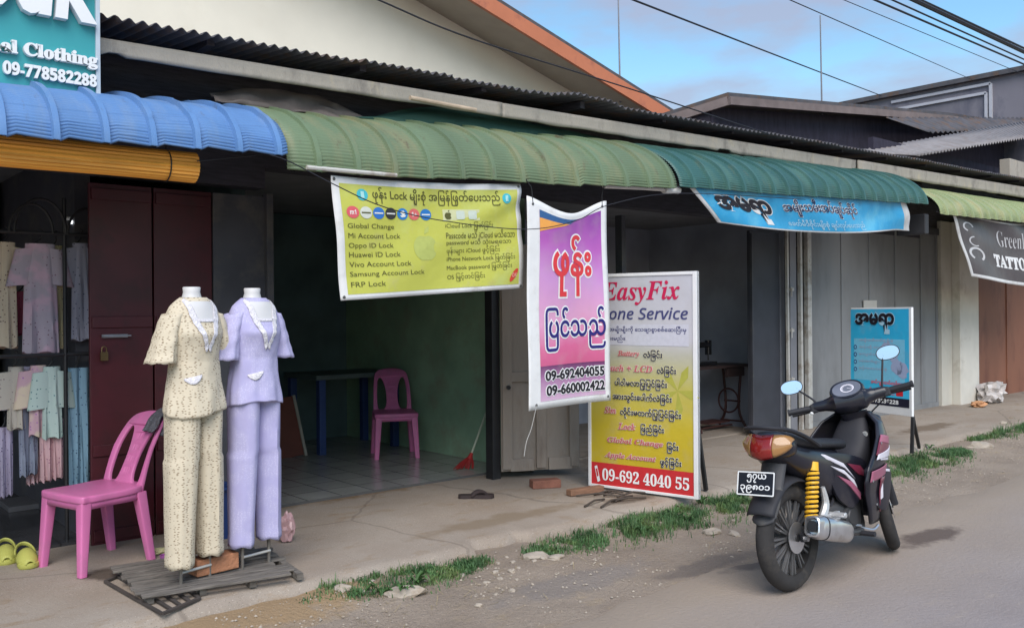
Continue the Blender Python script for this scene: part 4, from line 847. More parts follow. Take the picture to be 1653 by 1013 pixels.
def make_mannequin(label, p, q, mat_, seed, hem, tb, top_dz=0.0):
    d = (q - p); d.z = 0; ctr = (p + q) / 2; d.normalize(); face = V(d.y, -d.x, 0)
    if face.y > 0: face = -face
    ang = math.atan2(face.x, -face.y) - R_(9)
    base = V(ctr.x, ctr.y, 0.135)
    t = thing('mannequin', label, 'mannequin', tuple(base), (0, 0, ang), 'dressed headless mannequins')
    face_fix = None
    def B(mb, nm, m, **k):
        for p_ in mb.v: p_.x *= 0.90; p_.z -= 0.112 * max(0, min(1, (p_.z - 0.95) / 0.6))
        return build(mb, nm, m, t, local=True, **k)
    # form: neck and chest
    rings = []
    for z, a, b in ((1.718, .046, .046), (1.714, .050, .050), (1.69, .047, .047), (1.655, .058, .054), (1.635, .085, .064), (1.61, .12, .076), (1.55, .15, .092), (1.45, .155, .110), (1.36, .145, .105), (1.2, .135, .10)):
        rings.append(ell((0, 0.012 if z > 1.6 else 0, z + top_dz - 0.135 * 0), (a, 0, 0), (0, b, 0), 28))
    B(MB().loft(rings), 'body_form', FORM, smooth=60)
    rr = random.Random(seed); ph = [rr.uniform(0, 6.28) for _ in range(6)]
    def fold(th, z):
        k = max(0, min(1, (1.36 - z) / 0.42)); return 1 + k * (0.085 * ((1 - abs(math.sin(2.5 * th + ph[0] + 0.6 * z))) ** 1.5 - 0.3) + 0.028 * math.sin(9 * th + ph[1] - 3 * z) + 0.02 * math.sin(14 * th + ph[2])) + 0.012 * math.sin(3 * th + 22 * z + ph[3]) + 0.008 * math.sin(7 * th - 31 * z)
    rings = []; zs = [1.660 - (1.660 - hem) * i / 60 for i in range(61)]
    for z in zs:
        a, b = prof(TOR, z); b += 0.012 * math.exp(-((z - 1.44) / 0.05) ** 2)
        ring = []
        for i in range(64):
            th = 2 * math.pi * i / 64; f = fold(th, z); x, y = a * math.cos(th) * f, b * math.sin(th) * f
            dip = 0
            if z < hem + 0.10: dip = 0.016 * math.sin(2 * th + ph[4]) * (1 - (z - hem) / 0.10) + (0.003 * math.sin(8 * th) * (1 - (z - hem) / 0.10))
            ring.append(V(x, y, z + dip))
        rings.append(ring)
    # shorten the front of the neckline so the form shows
    bl = MB().loft(rings, caps=False); 
    sleeves = []
    for sx in (-1, 1):
        R2 = []
        for k in range(15):
            u = k / 14; c = V(sx * (0.138 + 0.075 * u ** 0.8), 0.004 + 0.01 * u, 1.575 - 0.315 * u)
            ra, rb_ = 0.052 + 0.020 * u, 0.072 + 0.018 * u; ring = []
            for i in range(32):
                th = 2 * math.pi * i / 32; f = 1 + u * (0.06 * math.sin(6 * th + ph[1]) + 0.035 * math.sin(11 * th)) + 0.03 * math.sin(20 * u + 2 * th)
                if k >= 13: f *= 1.07
                ring.append(c + V(ra * math.cos(th) * f, rb_ * math.sin(th) * f, 0.45 * sx * -ra * math.cos(th) * 0.35 * (1 - u) + (0.004 * math.sin(7 * th) if k == 14 else 0)))
            R2.append(ring)
        bl.loft(R2, caps=False)
    blo = B(bl, 'blouse', mat_, smooth=60, solid=0.004)
    def front(x, z, off):
        a, b = prof(TOR, z); b += 0.012 * math.exp(-((z - 1.44) / 0.05) ** 2)
        x = max(-a * 0.98, min(a * 0.98, x)); th = math.atan2(-math.sqrt(max(0, 1 - (x / a) ** 2)), x / a); f = fold(th % (2 * math.pi), z)
        return V(x * f, -b * math.sqrt(max(0, 1 - (x / a) ** 2)) * f - off, z)
    # bare chest in the V, lace collar, inner top
    vz = 1.375
    def vee(u, v):     # u across, v from top to tip
        z = 1.640 - (1.640 - vz) * v; hw = 0.086 * (1 - v) + 0.002; return front(-hw + 2 * hw * u, z, 0.006)
    B(MB().grid(lambda u, v: vee(u, v * 0.40), 14, 10), 'chest', FORM, smooth=60)
    ins = B(MB().grid(lambda u, v: vee(u, 0.40 + 0.6 * v) + V(0, -0.002, 0), 14, 12), 'inner_top', mat_, smooth=60)
    B(MB().grid(lambda u, v: vee(u, 0.37 + 0.07 * v) + V(0, -0.005, 0), 14, 3), 'lace_edge', LACE, smooth=60, solid=0.002)
    for sx in (-1, 1):
        def fnc(u, v, sx=sx):
            z = 1.662 - (1.662 - vz + 0.03) * v; hw = 0.092 * (1 - v) - 0.004 + 0.036 * (0.55 + 0.45 * math.sin(math.pi * min(1, v * 1.3))) * u
            return front(sx * max(0.001 if u == 0 else 0.006, hw), z - 0.02 * u * v, 0.010 + 0.003 * math.sin(v * 40) * u)
        B(MB().grid(fnc, 8, 40), 'collar', LACE, smooth=60, solid=0.003)
    # pocket trim
    pxx = -0.085 if seed == 1 else -0.075
    mb = MB().grid(lambda u, v: front(pxx - 0.045 + 0.09 * u, 1.17 - 0.05 * v * (1 - (2 * u - 1) ** 2 * 0.8) + 0.012 * (2 * u - 1), 0.008), 12, 5); B(mb, 'pocket', LACE, smooth=60, solid=0.003)
    # trousers
    for sx, zb in ((-1, tb[0]), (1, tb[1])):
        R2 = []
        for k in range(41):
            u = k / 40; z = 1.0 - (1.0 - zb) * u; cx = sx * (0.080 + 0.024 * u); a = 0.096 - 0.024 * u; b = 0.115 - 0.038 * u
            if z > 0.68: cx = sx * (0.080); a = 0.086 + 0.010 * 0
            ring = []
            for i in range(36):
                th = 2 * math.pi * i / 36; f = 1 + 0.035 * math.sin(4 * th + ph[2] + 1.5 * z) + 0.022 * math.sin(7 * th - 3 * z + sx) + 0.010 * math.sin(19 * z + 3 * th) * (1 - abs(u - 0.35)) + 0.075 * math.exp(-((th - 1.5 * math.pi) / 0.14) ** 2) * min(1, u * 4) + 0.05 * math.exp(-((th - 0.5 * math.pi) / 0.14) ** 2)
                if k >= 38: f *= 1.035
                ring.append(V(cx + a * math.cos(th) * f, 0.005 + b * math.sin(th) * f, z + (0.006 * math.sin(5 * th) if k == 40 else 0)))
            R2.append(ring)
        B(MB().loft(R2, caps=False), 'trouser_leg', mat_, smooth=60, solid=0.004)
    # steel stand
    for sx in (-1, 1):
        B(MB().cyl((sx * 0.10, 0, -0.02), (sx * 0.10, 0, 0.62), 0.011), 'stand_rod', RODM)
    B(MB().cyl((-0.10, -0.012, 0.085), (0.10, -0.012, 0.085), 0.008), 'stand_bar', BARM)
    return t
BEIGE = print_mat('beige_dash_print', (0.58, 0.51, 0.39), (0.24, 0.18, 0.12), (46, 46, 118), 0.25, None, 0.6)
LILAC = print_mat('lilac_print', (0.41, 0.39, 0.59), (0.52, 0.50, 0.68), (80, 80, 190), 0.28, (0.385, 0.365, 0.575))
make_mannequin('headless mannequin in beige short sleeved pyjamas with dark dashes', pz(288, 952, 0.135), pz(342, 932, 0.135), BEIGE, 1, 0.925, (0.115, 0.145))
make_mannequin('headless mannequin in lilac short sleeved pyjamas with a white lace collar', pz(388, 925, 0.135), pz(437, 908, 0.135), LILAC, 2, 0.955, (0.15, 0.16))

# ------------------------------------------------------------------ pallet and clutter round the mannequins
GREYWD = mat('weathered_slat', (0.14, 0.125, 0.11), rough=0.9, var=0.35, scale=5, stretch=(1, 8, 8), bump=0.4, bscale=20)
P0, P1, P2, P3 = pz(232, 978, 0.10), pz(492, 936, 0.10), pz(432, 893, 0.10), pz(185, 930, 0.10)
pal = thing('wooden_pallet', 'flat pallet of weathered grey slats under the two mannequins', 'pallet', tuple((P0 + P2) / 2))
for k in range(9):
    v = k / 8; a, b = P0.lerp(P3, v), P1.lerp(P2, v); j = random.uniform(-0.03, 0.03); dd = (b - a).normalized()
    build(MB().bar(a + dd * j + V(0, 0, 0.052), b + dd * random.uniform(-0.10, 0.02) + V(0, 0, 0.052 + random.uniform(-.004, .004)), 0.052, 0.014), 'slat', GREYWD, pal, smooth=0, bevel=0.003)
for u in (0.04, 0.35, 0.66, 0.97):
    a, b = P0.lerp(P1, u), P3.lerp(P2, u); build(MB().bar(a + V(0, 0, 0.025), b + V(0, 0, 0.025), 0.035, 0.036), 'bearer', GREYWD, pal, smooth=0)
g0, g1, g2, g3 = pz(170, 938, 0.112), pz(262, 990, 0.112), pz(322, 965, 0.112), pz(245, 905, 0.112)
CLOTHM = {}
gr = thing('iron_grating', 'rusty dark iron grating lying half under the left end of the pallet', 'grating', tuple((g0 + g2) / 2))
for k in range(5):
    a, b = g0.lerp(g3, k / 4), g1.lerp(g2, k / 4); build(MB().bar(a, b, 0.018, 0.012), 'grating_bar', mat('rusty_iron', (0.06, 0.05, 0.045), rough=0.8, var=0.3), gr, smooth=0)
for k in range(2):
    a, b = g0.lerp(g1, k), g3.lerp(g2, k); build(MB().bar(a, b, 0.02, 0.014), 'grating_frame', mat('rusty_iron', None), gr, smooth=0)
# blue plastic crate behind the trousers
c0 = pz(338, 890, 0.11); cr = thing('plastic_crate', 'dark blue plastic crate standing behind the mannequins', 'crate', (c0.x + 0.1, c0.y + 0.35, 0.11), (0, 0, 0.15))
BLP = mat('blue_plastic', (0.02, 0.05, 0.17), rough=0.4, var=0.1)
mb = MB(); rg = []
for z, s in ((0, .9), (0.34, 1.0), (0.34, 0.93), (0.03, 0.84)): rg.append([V(x * s, y * s, z) for x, y in rrect(0.36, 0.27, 0.03, 4)])
build(mb.loft(rg), 'crate_tub', BLP, cr, local=True)
build(MB().loft([[V(x, y, z) for x, y in rrect(0.385, 0.295, 0.03, 4)] for z in (0.318, 0.345)], caps=False), 'crate_rim', BLP, cr, local=True, solid=0.008)
mb = MB(); bk_ = pz(345, 922, 0.16); build(MB().box((0, 0, 0.045), (0.25, 0.11, 0.09), Matrix.Translation(bk_ + V(0, 0, 0.005)) @ Matrix.Rotation(0.1, 4, 'Z')), 'brick', mat('orange_brick', (0.38, 0.17, 0.09), rough=0.9, var=0.2, scale=10, bump=0.4), None, 'orange brick lying on the pallet between the mannequin stands', 'brick', smooth=0, bevel=0.006)
def crumple(name, c, d, m, lab, cat, seed=1, amp=0.22, fr=2.4):
    mb = MB().blob((c[0], c[1], c[2] + d[2] * 0.8), d, amp, fr, seed, 3)
    for p in mb.v: p.z = max(p.z, c[2] + 0.001)
    return build(mb, name, m, None, lab, cat, smooth=25)
c = pz(463, 872, 0.11); crumple('plastic_bag', c, (0.05, 0.05, 0.10), mat('pale_pink_bag', (0.50, 0.30, 0.30), rough=0.3, var=0.1), 'crumpled pale pink plastic bag behind the lilac trousers', 'bag', 3)
c = pz(258, 893, 0.11); crumple('plastic_bag', c, (0.06, 0.03, 0.02), mat('pale_yellow_bag', (0.5, 0.46, 0.25), rough=0.4, var=0.1), 'small pale yellow crumpled bag on the ground behind the beige trousers', 'bag', 5)
c = pz(268, 908, 0.11); rg = [ell(V(c.x, c.y, c.z + z), (r, 0, 0), (0, r, 0), 14) for z, r in ((0.002, .028), (0.05, .036), (0.05, .031), (0.01, .024))]
build(MB().loft(rg), 'toy_cup', mat('mauve_plastic', (0.33, 0.10, 0.30), rough=0.4), None, 'small mauve plastic cup beside the beige trouser hem', 'cup')

# clogs
def make_clog(label):
    t = thing('clog', label, 'clog', group='yellow green clogs'); m = mat('lime_foam', (0.42, 0.42, 0.10), rough=0.6, var=0.06)
    def outline(k): return [V(x, y, 0) for x, y in [(-.040 * k, .115), (0, .128), (.040 * k, .115), (.045 * k, .03), (.056 * k, -.06), (.046 * k, -.11), (0, -.132), (-.046 * k, -.11), (-.056 * k, -.06), (-.045 * k, .03)]]
    o = catmull(outline(1), 4, True); rings = [[V(p.x * s, p.y * s, z) for p in o] for z, s in ((0, .95), (0.012, 1.02), (0.03, 1.0), (0.034, .92))]
    build(MB().loft(rings), 'sole', m, t, local=True, smooth=50)
    rings = []
    for k in range(9):
        u = k / 8; y = -0.130 + 0.125 * u; w_ = 0.02 + 0.036 * math.sin(min(1, u * 1.6) * math.pi / 2); h = 0.02 + 0.055 * math.sin(u * math.pi / 2)
        rings.append([V(w_ * math.cos(a), y, 0.025 + h * math.sin(a)) for a in [math.pi * i / 12 for i in range(13)]])
    mb = MB(); n_ = 13; mb.v = [p for r in rings for p in r]; mb.f = [(i*n_+j, i*n_+j+1, (i+1)*n_+j+1, (i+1)*n_+j) for i in range(8) for j in range(12)]
    build(mb, 'upper', m, t, local=True, smooth=60, solid=0.007)
    P = [V(.053 * math.cos(a), 0.02 + 0.085 * max(0, math.sin(a)), 0.055 + 0.05 * max(0, math.sin(a))) for a in [math.pi * i / 16 for i in range(17)]]
    build(MB().tube(P, 0.007, 8, flat=2.0), 'heel_strap', m, t, local=True)
    return t
cl = make_clog('yellow green rubber clog at the left edge, left one of the pair')
a = pz(14, 905, 0.112); cl.location = a + V(-0.01, 0.03, 0); cl.rotation_euler = (0, 0, R_(-8))
a = pz(44, 912, 0.112); copy_tree(cl, None, a + V(0, 0.03, 0), (0, 0, R_(-2)), 'yellow green rubber clog nearest the pink chair, right one of the pair')
# flip flop
a = pz(768, 803, 0.108); ff = thing('flip_flop', 'dark brown rubber flip flop lying on the concrete before the phone shop', 'sandal', tuple(a), (0, 0, math.atan2(-0.652, 0.758) + 0.05)); BR = mat('dark_rubber', (0.035, 0.024, 0.024), rough=0.7, var=0.15)
o = catmull([V(-.14, 0, 0), (-.12, .038, 0), (-.02, .036, 0), (.08, .05, 0), (.13, .035, 0), (.148, 0, 0), (.13, -.035, 0), (.08, -.048, 0), (-.02, -.034, 0), (-.12, -.036, 0)], 4, True)
build(MB().loft([[p + V(0, 0, z) for p in o] for z in (0, 0.028)]), 'sole', BR, ff, local=True)
for s in (-1, 1): build(MB().tube(catmull([(0.09, 0, 0.028), (0.06, s * 0.012, 0.048), (0.01, s * 0.036, 0.050), (-0.03, s * 0.046, 0.02)], 6), 0.007, 8, flat=1.6), 'strap', BR, ff, local=True)
# bricks, plank, twigs in front of the grey door
a = pz(880, 786, 0.105); build(MB().box((0, 0, 0.035), (0.25, 0.12, 0.07), Matrix.Translation(a) @ Matrix.Rotation(-0.45, 4, 'Z')), 'brick', mat('red_brick', (0.23, 0.10, 0.07), rough=0.9, var=0.25, scale=9, bump=0.4), None, 'red brick wedged under the open grey door', 'brick', smooth=0, bevel=0.008)
a = pz(945, 796, 0.105); build(MB().box((0, 0, 0.025), (0.34, 0.07, 0.05), Matrix.Translation(a) @ Matrix.Rotation(-0.15, 4, 'Z')), 'wooden_block', mat('brown_block', (0.22, 0.12, 0.075), rough=0.85, var=0.25, scale=8, stretch=(1, 6, 6)), None, 'brown wooden block on the concrete left of the standing sign board', 'block', smooth=0, bevel=0.005)
rr = random.Random(11)
for i in range(9):
    a = pz(1010 + rr.uniform(-55, 60), 803 + rr.uniform(-8, 8), 0.112); an = rr.uniform(-0.9, 0.3); L = rr.uniform(0.08, 0.2); d = V(math.cos(an), math.sin(an), 0) * L
    build(MB().tube([a - d, a + V(0, 0, rr.uniform(0, .03)), a + d], 0.008, 6), 'twig', mat('dead_twig', (0.07, 0.055, 0.045), rough=0.9, var=0.3), None, 'dry dark twig in the litter under the standing sign board', 'twig', 'twigs under the sign board')

# ------------------------------------------------------------------ clothing shop interior
rk = thing('clothes_rack', 'black iron display rack with arched tops in the clothing shop', 'rack', (1.2, 6.30, 0.13))
YR = 6.28
pa = py(105, 500, YR).x
build(MB().tube([(pa, YR, 0.13), (pa, YR, 2.36)], 0.013, 8), 'rack_post', BLACK, rk)
build(MB().tube([(pa - 0.62, YR, 0.13), (pa - 0.62, YR, 2.30)], 0.013, 8), 'rack_post', BLACK, rk)
for y in (376, 573):
    a = py(70, y, YR); build(MB().tube([(pa - 0.62, YR, a.z), (pa + 0.17, YR, a.z)], 0.013, 8), 'rack_rail', BLACK, rk)
for cx, r in ((py(65, 340, YR).x, 0.15), (py(50, 350, YR).x, 0.125), (py(140, 330, YR).x, 0.12)):
    zc = py(70, 376, YR).z; build(MB().tube([(cx + r * math.cos(t), YR - 0.01, zc + 1.45 * r * math.sin(t)) for t in [math.pi * i / 20 for i in range(21)]], 0.009, 6), 'rack_arch', BLACK, rk)
def garment(kind, x0p, x1p, y0p, y1p, Y, m, lab, seed):
    a, b = py(x0p, y0p, Y), py(x1p, y1p, Y); cx = (a.x + b.x) / 2; W = (b.x - a.x) / 2; z1, z0 = a.z, b.z; rr = random.Random(seed); ph = rr.uniform(0, 6)
    t = thing('garment', lab, 'garment', (cx, Y, z0), group='clothes hanging in the clothing shop'); mb = MB()
    def tube_(cx0, w0, w1, za, zb, n=20):
        rings = []
        for k in range(n + 1):
            u = k / n; ww = w0 + (w1 - w0) * u; z = za + (zb - za) * u
            rings.append([V(cx0 + ww * math.cos(th) * (1 + .04 * math.sin(4 * th + ph)), Y + (0.035 * (1 + 0.5 * u * math.sin(5 * th + ph)) + 0.012 * u * math.sin(9 * th + 6 * z)) * math.sin(th), z + (0.01 * math.sin(4 * th + ph) if k == n else 0)) for th in [2 * math.pi * i / 28 for i in range(28)]])
        mb.loft(rings)
    if kind == 'shirt':
        tube_(cx, W * 0.62, W * 0.78, z1, z0)
        for s in (-1, 1):
            rings = []
            for k in range(8):
                u = k / 7; c = V(cx + s * W * (0.5 + 0.42 * u), Y, z1 - 0.03 - 0.24 * u * min(1, (z1 - z0) / 0.4)); rings.append([c + V(0.075 * math.cos(th), 0.03 * math.sin(th), -0.3 * s * 0.03 * math.cos(th)) for th in [2 * math.pi * i / 16 for i in range(16)]])
            mb.loft(rings)
    else:
        tube_(cx - W * 0.45, W * 0.5, W * 0.42, z1, z0); tube_(cx + W * 0.45, W * 0.5, W * 0.42, z1, z0 + 0.01)
    build(mb, 'cloth', m, t, smooth=60)
    build(MB().tube(catmull([(cx - W * 0.55, Y, z1 - 0.02), (cx, Y, z1 + 0.03), (cx, Y, z1 + 0.06), (cx + 0.015, Y, z1 + 0.085), (cx - 0.005, Y, z1 + 0.10)], 4), 0.004, 6), 'hanger', BLACK, t)
def pm_(n, a, b, st=(38, 38, 38), th=0.15, b2=None): return print_mat(n, a, b, st, th, b2)
garment('shirt', 26, 104, 392, 568, 6.34, pm_('pale_mauve_print', (0.386, 0.331, 0.386), (0.20, 0.12, 0.16), b2=(0.52, 0.36, 0.44)), 'long pale mauve printed nightdress hanging on the upper rail of the rack', 1)
garment('shirt', 108, 152, 392, 548, 6.36, pm_('grey_print', (0.312, 0.312, 0.386), (0.08, 0.08, 0.12)), 'grey spotted blouse hanging top right beside the dark red doors', 2)
garment('trousers', 108, 146, 594, 800, 6.36, pm_('blue_print', (0.220, 0.367, 0.478), (0.03, 0.06, 0.12)), 'blue spotted pyjama trousers hanging beside the dark red doors', 3)
garment('shirt', 6, 46, 592, 690, 6.42, pm_('cream_print', (0.459, 0.423, 0.367), (0.25, 0.2, 0.2)), 'cream grey small blouse at the left end of the lower rail', 4)
garment('trousers', 28, 62, 640, 765, 6.44, pm_('slate_print', (0.239, 0.266, 0.348), (0.12, 0.12, 0.2)), 'slate grey trousers hanging left on the lower rail', 5)
garment('shirt', 40, 84, 590, 700, 6.38, pm_('pink_print', (0.532, 0.348, 0.404), (0.34, 0.12, 0.4), b2=(0.62, 0.52, 0.4)), 'pink flowered blouse in the middle of the lower rail', 6)
garment('shirt', 62, 106, 592, 704, 6.34, pm_('mint_print', (0.440, 0.551, 0.514), (0.10, 0.2, 0.22)), 'pale mint blouse hanging next to the black rack post', 7)
garment('trousers', 62, 104, 678, 772, 6.38, pm_('peach_print', (0.570, 0.367, 0.386), (0.3, 0.1, 0.18)), 'peach pink printed trousers below the mint blouse', 8)
garment('shirt', 14, 60, 470, 540, 6.46, pm_('wine_print', (0.184, 0.036, 0.065), (0.1, 0.02, 0.03)), 'dark wine red blouse behind the pale mauve nightdress', 9)
garment('shirt', -14, 34, 390, 560, 6.40, pm_('sand_print', (0.540, 0.446, 0.338), (0.16, 0.10, 0.10)), 'sand coloured long blouse at the far left of the upper rail', 10)
garment('shirt', 74, 108, 396, 560, 6.42, pm_('straw_print', (0.594, 0.513, 0.297), (0.2, 0.14, 0.08)), 'straw yellow blouse behind the black rack post on the upper rail', 11)
garment('trousers', -6, 22, 690, 800, 6.48, pm_('dusk_print', (0.405, 0.365, 0.486), (0.1, 0.08, 0.16)), 'dusky violet trousers low at the left edge of the stall', 12)
garment('shirt', 22, 62, 592, 688, 6.50, pm_('lilac_grey_print', (0.567, 0.513, 0.675), (0.18, 0.14, 0.28)), 'lilac grey blouse squeezed behind the pink flowered one', 13)
garment('trousers', 40, 70, 684, 778, 6.52, pm_('rose_print', (0.675, 0.459, 0.486), (0.24, 0.08, 0.12)), 'rose trousers behind the peach pink ones', 14)
a = py(125, 358, 6.45); tl = thing('tube_lamp', 'short lit white lamp glowing high in the clothing shop', 'lamp', (a.x, a.y, a.z))
build(MB().cyl((a.x - 0.05, a.y, a.z - 0.006), (a.x + 0.055, a.y, a.z + 0.008), 0.011), 'lamp_tube', mat('lit_tube', (0.9, 0.95, 1.0), emit=1.6, var=0.0), tl)
build(MB().box((a.x, a.y + 0.02, a.z + 0.02), (0.16, 0.03, 0.02)), 'lamp_body', PALEM, tl, smooth=0)
a = pz(50, 815, 0.15); build(MB().box((a.x, a.y + 0.1, 0.155), (0.34, 0.4, 0.04), Matrix()), 'floor_board', mat('grey_board', (0.10, 0.10, 0.11), rough=0.6), None, 'flat grey board on the clothing shop floor below the hanging clothes', 'board', smooth=0, bevel=0.004)

# ------------------------------------------------------------------ phone shop interior
tb_ = thing('table', 'table with dark blue legs at the back of the phone shop', 'table', (4.85, 8.6, 0.135))
tx0 = py(514, 700, 8.25).x; TBL = mat('blue_leg_paint', (0.03, 0.06, 0.19), rough=0.5); tz = py(540, 608, 8.25).z
build(MB().box((tx0 + 0.5, 8.6, tz), (1.06, 0.75, 0.05)), 'table_top', mat('grey_green_top', (0.10, 0.13, 0.13), rough=0.5), tb_, smooth=0, bevel=0.006)
for x in (tx0 + 0.05, tx0 + 0.95):
    for y in (8.28, 8.92): build(MB().bar((x, y, 0.135), (x, y, tz - 0.02), 0.075, 0.075, (0, 1, 0)), 'leg', TBL, tb_, smooth=0, bevel=0.006)
a = pz(490, 735, 0.135); ld = V(0.10, 0.35, 0)
wb = thing('wooden_board', 'reddish board with a pale edge leaning in the dark left of the blue table', 'board', tuple(a))
build(MB().bar(a + V(-0.13, 0, 0.0), a + V(-0.19, 0.12, 0.60), 0.26, 0.02, (0, -1, 0)), 'board', mat('red_brown_ply', (0.16, 0.05, 0.035), rough=0.7), wb, smooth=0)
build(MB().bar(a + V(0.02, -0.01, 0.0), a + V(-0.05, 0.12, 0.62), 0.03, 0.03, (0, -1, 0)), 'edge_strip', mat('pale_wood', (0.35, 0.33, 0.28), rough=0.7), wb, smooth=0)
a = pz(752, 757, 0.135); bt = py(786, 662, a.y + 0.05); bm_ = thing('broom', 'red headed broom leaning against the green wall by the door', 'broom', tuple(a))
st_ = a.lerp(bt, 0.22); build(MB().cyl(st_, bt + (bt - st_) * 0.25, 0.010), 'handle', mat('broom_stick', (0.42, 0.46, 0.36), rough=0.5), bm_)
mb = MB(); dr = (bt - a).normalized(); sd2 = V(0.758, -0.652, 0)
for i in range(34):
    k = random.uniform(-1, 1); p1 = a + sd2 * (0.10 * k - 0.02) + V(0, random.uniform(-.03, .03), random.uniform(0.0, 0.02)); p0 = st_ + sd2 * 0.012 * k; mb.tube([p0, p0.lerp(p1, 0.5) + sd2 * 0.01 * k, p1], [0.006, 0.006, 0.004], 5)
bh = build(mb, 'bristles', mat('red_bristle', (0.27, 0.02, 0.02), rough=0.6, var=0.2), bm_); bh['kind'] = 'stuff'
build(MB().cyl(st_ - dr * 0.03, st_ + dr * 0.03, 0.026, 0.016), 'broom_socket', mat('red_socket', (0.40, 0.03, 0.03), rough=0.5), bm_)

# ------------------------------------------------------------------ tailor shop: treadle sewing machine
YS = 6.55; xa, xb = py(1122, 600, YS).x, py(1212, 600, YS).x; zt = py(1165, 590, YS).z
DW = mat('dark_table_wood', (0.045, 0.028, 0.026), rough=0.5, var=0.2); IR = mat('brown_cast_iron', (0.06, 0.022, 0.02), rough=0.6, var=0.2)
st = thing('sewing_table', 'dark treadle sewing table inside the tailor shop', 'table', ((xa + xb) / 2, YS + 0.2, 0.13))
build(MB().box(((xa + xb) / 2, YS + 0.2, zt - 0.015), (xb - xa, 0.45, 0.035)), 'table_top', DW, st, smooth=0, bevel=0.005)
build(MB().box(((xa + xb) / 2 + 0.25, YS + 0.02, zt - 0.09), (0.35, 0.05, 0.11)), 'drawer', DW, st, smooth=0, bevel=0.004)
for x in (xa + 0.12, xb - 0.12):
    mb = MB()
    for s in (-1, 1): mb.tube(catmull([(x, YS + 0.2 + s * 0.20, 0.135), (x, YS + 0.2 + s * 0.10, 0.36), (x, YS + 0.2 + s * 0.14, zt - 0.04)], 6), 0.016, 6)
    mb.tube([(x, YS + 0.02, 0.2), (x, YS + 0.38, 0.2)], 0.012, 6).tube([(x, YS + 0.08, 0.45), (x, YS + 0.32, 0.45)], 0.012, 6)
    build(mb, 'iron_side', IR, st)
build(MB().box(((xa + xb) / 2, YS + 0.2, 0.22), (0.42, 0.26, 0.015)), 'treadle', IR, st, smooth=0)
build(MB().tube([((xb - 0.2), YS + 0.2 + 0.15 * math.cos(t), 0.46 + 0.15 * math.sin(t)) for t in [i * math.pi / 12 for i in range(24)]], 0.012, 6, closed=True), 'flywheel', IR, st)
build(MB().tube([((xa + xb) / 2 - 0.3, YS + 0.1, 0.17), ((xa + xb) / 2 + 0.3, YS + 0.1, 0.17)], 0.012, 6), 'cross_bar', IR, st)
mx_ = py(1146, 580, YS).x; BKM = mat('black_enamel', (0.012, 0.012, 0.014), rough=0.2, coat=0.5)
sm = thing('sewing_machine', 'black sewing machine with a hand wheel on the treadle table', 'sewing machine', (mx_, YS + 0.2, zt))
def rr_ring(c, ax, bx): return ell(c, ax, bx, 16, 3.0)
build(MB().box((mx_ + 0.1, YS + 0.2, zt + 0.025), (0.42, 0.17, 0.05)), 'machine_base', BKM, sm, smooth=0, bevel=0.008)
build(MB().loft([rr_ring((mx_ - 0.02, YS + 0.2, zt + z), (a_, 0, 0), (0, 0.045, 0)) for z, a_ in ((0.05, .06), (0.12, .045), (0.22, .045), (0.29, .055), (0.30, .04))]), 'pillar', BKM, sm)
build(MB().loft([ell((mx_ + x, YS + 0.2, zt + 0.255), (0, 0.036, 0), (0, 0, h), 16, 3.0) for x, h in ((-.03, .045), (.1, .034), (.2, .036), (.22, .045))]), 'arm', BKM, sm)
build(MB().loft([rr_ring((mx_ + 0.235, YS + 0.2, zt + z), (0.04, 0, 0), (0, 0.036, 0)) for z in (0.13, 0.16, 0.30, 0.31)]).cyl((mx_ + 0.235, YS + 0.2, zt + 0.06), (mx_ + 0.235, YS + 0.2, zt + 0.14), 0.008), 'head', BKM, sm)
build(MB().tube([(mx_ - 0.09, YS + 0.2 + 0.075 * math.cos(t), zt + 0.24 + 0.075 * math.sin(t)) for t in [i * math.pi / 12 for i in range(24)]], 0.012, 8, closed=True).cyl((mx_ - 0.10, YS + 0.2, zt + 0.24), (mx_ - 0.06, YS + 0.2, zt + 0.24), 0.02).bar((mx_ - 0.09, YS + 0.13, zt + 0.24), (mx_ - 0.09, YS + 0.27, zt + 0.24), 0.012, 0.012), 'hand_wheel', STEEL, sm)
build(MB().cyl((mx_ + 0.04, YS + 0.2, zt + 0.285), (mx_ + 0.04, YS + 0.2, zt + 0.36), 0.012), 'thread_spool', WHITE, sm)

# ------------------------------------------------------------------ heaps by the pillar
c = V(15.0, 5.72, 0.11); crumple('rubbish_bag', c, (0.32, 0.17, 0.17), mat('dirty_white_bag', (0.48, 0.44, 0.42), rough=0.6, var=0.35, scale=9), 'torn dirty white rubbish bag heaped at the foot of the pillar', 'bag', 8, 0.35, 3.2)
c = pz(1579, 656, 0.11); crumple('rubbish_bag', c, (0.15, 0.10, 0.05), mat('orange_bag', (0.50, 0.26, 0.13), rough=0.6, var=0.15), 'flat orange brown bag lying right of the white rubbish heap', 'bag', 9, 0.25)

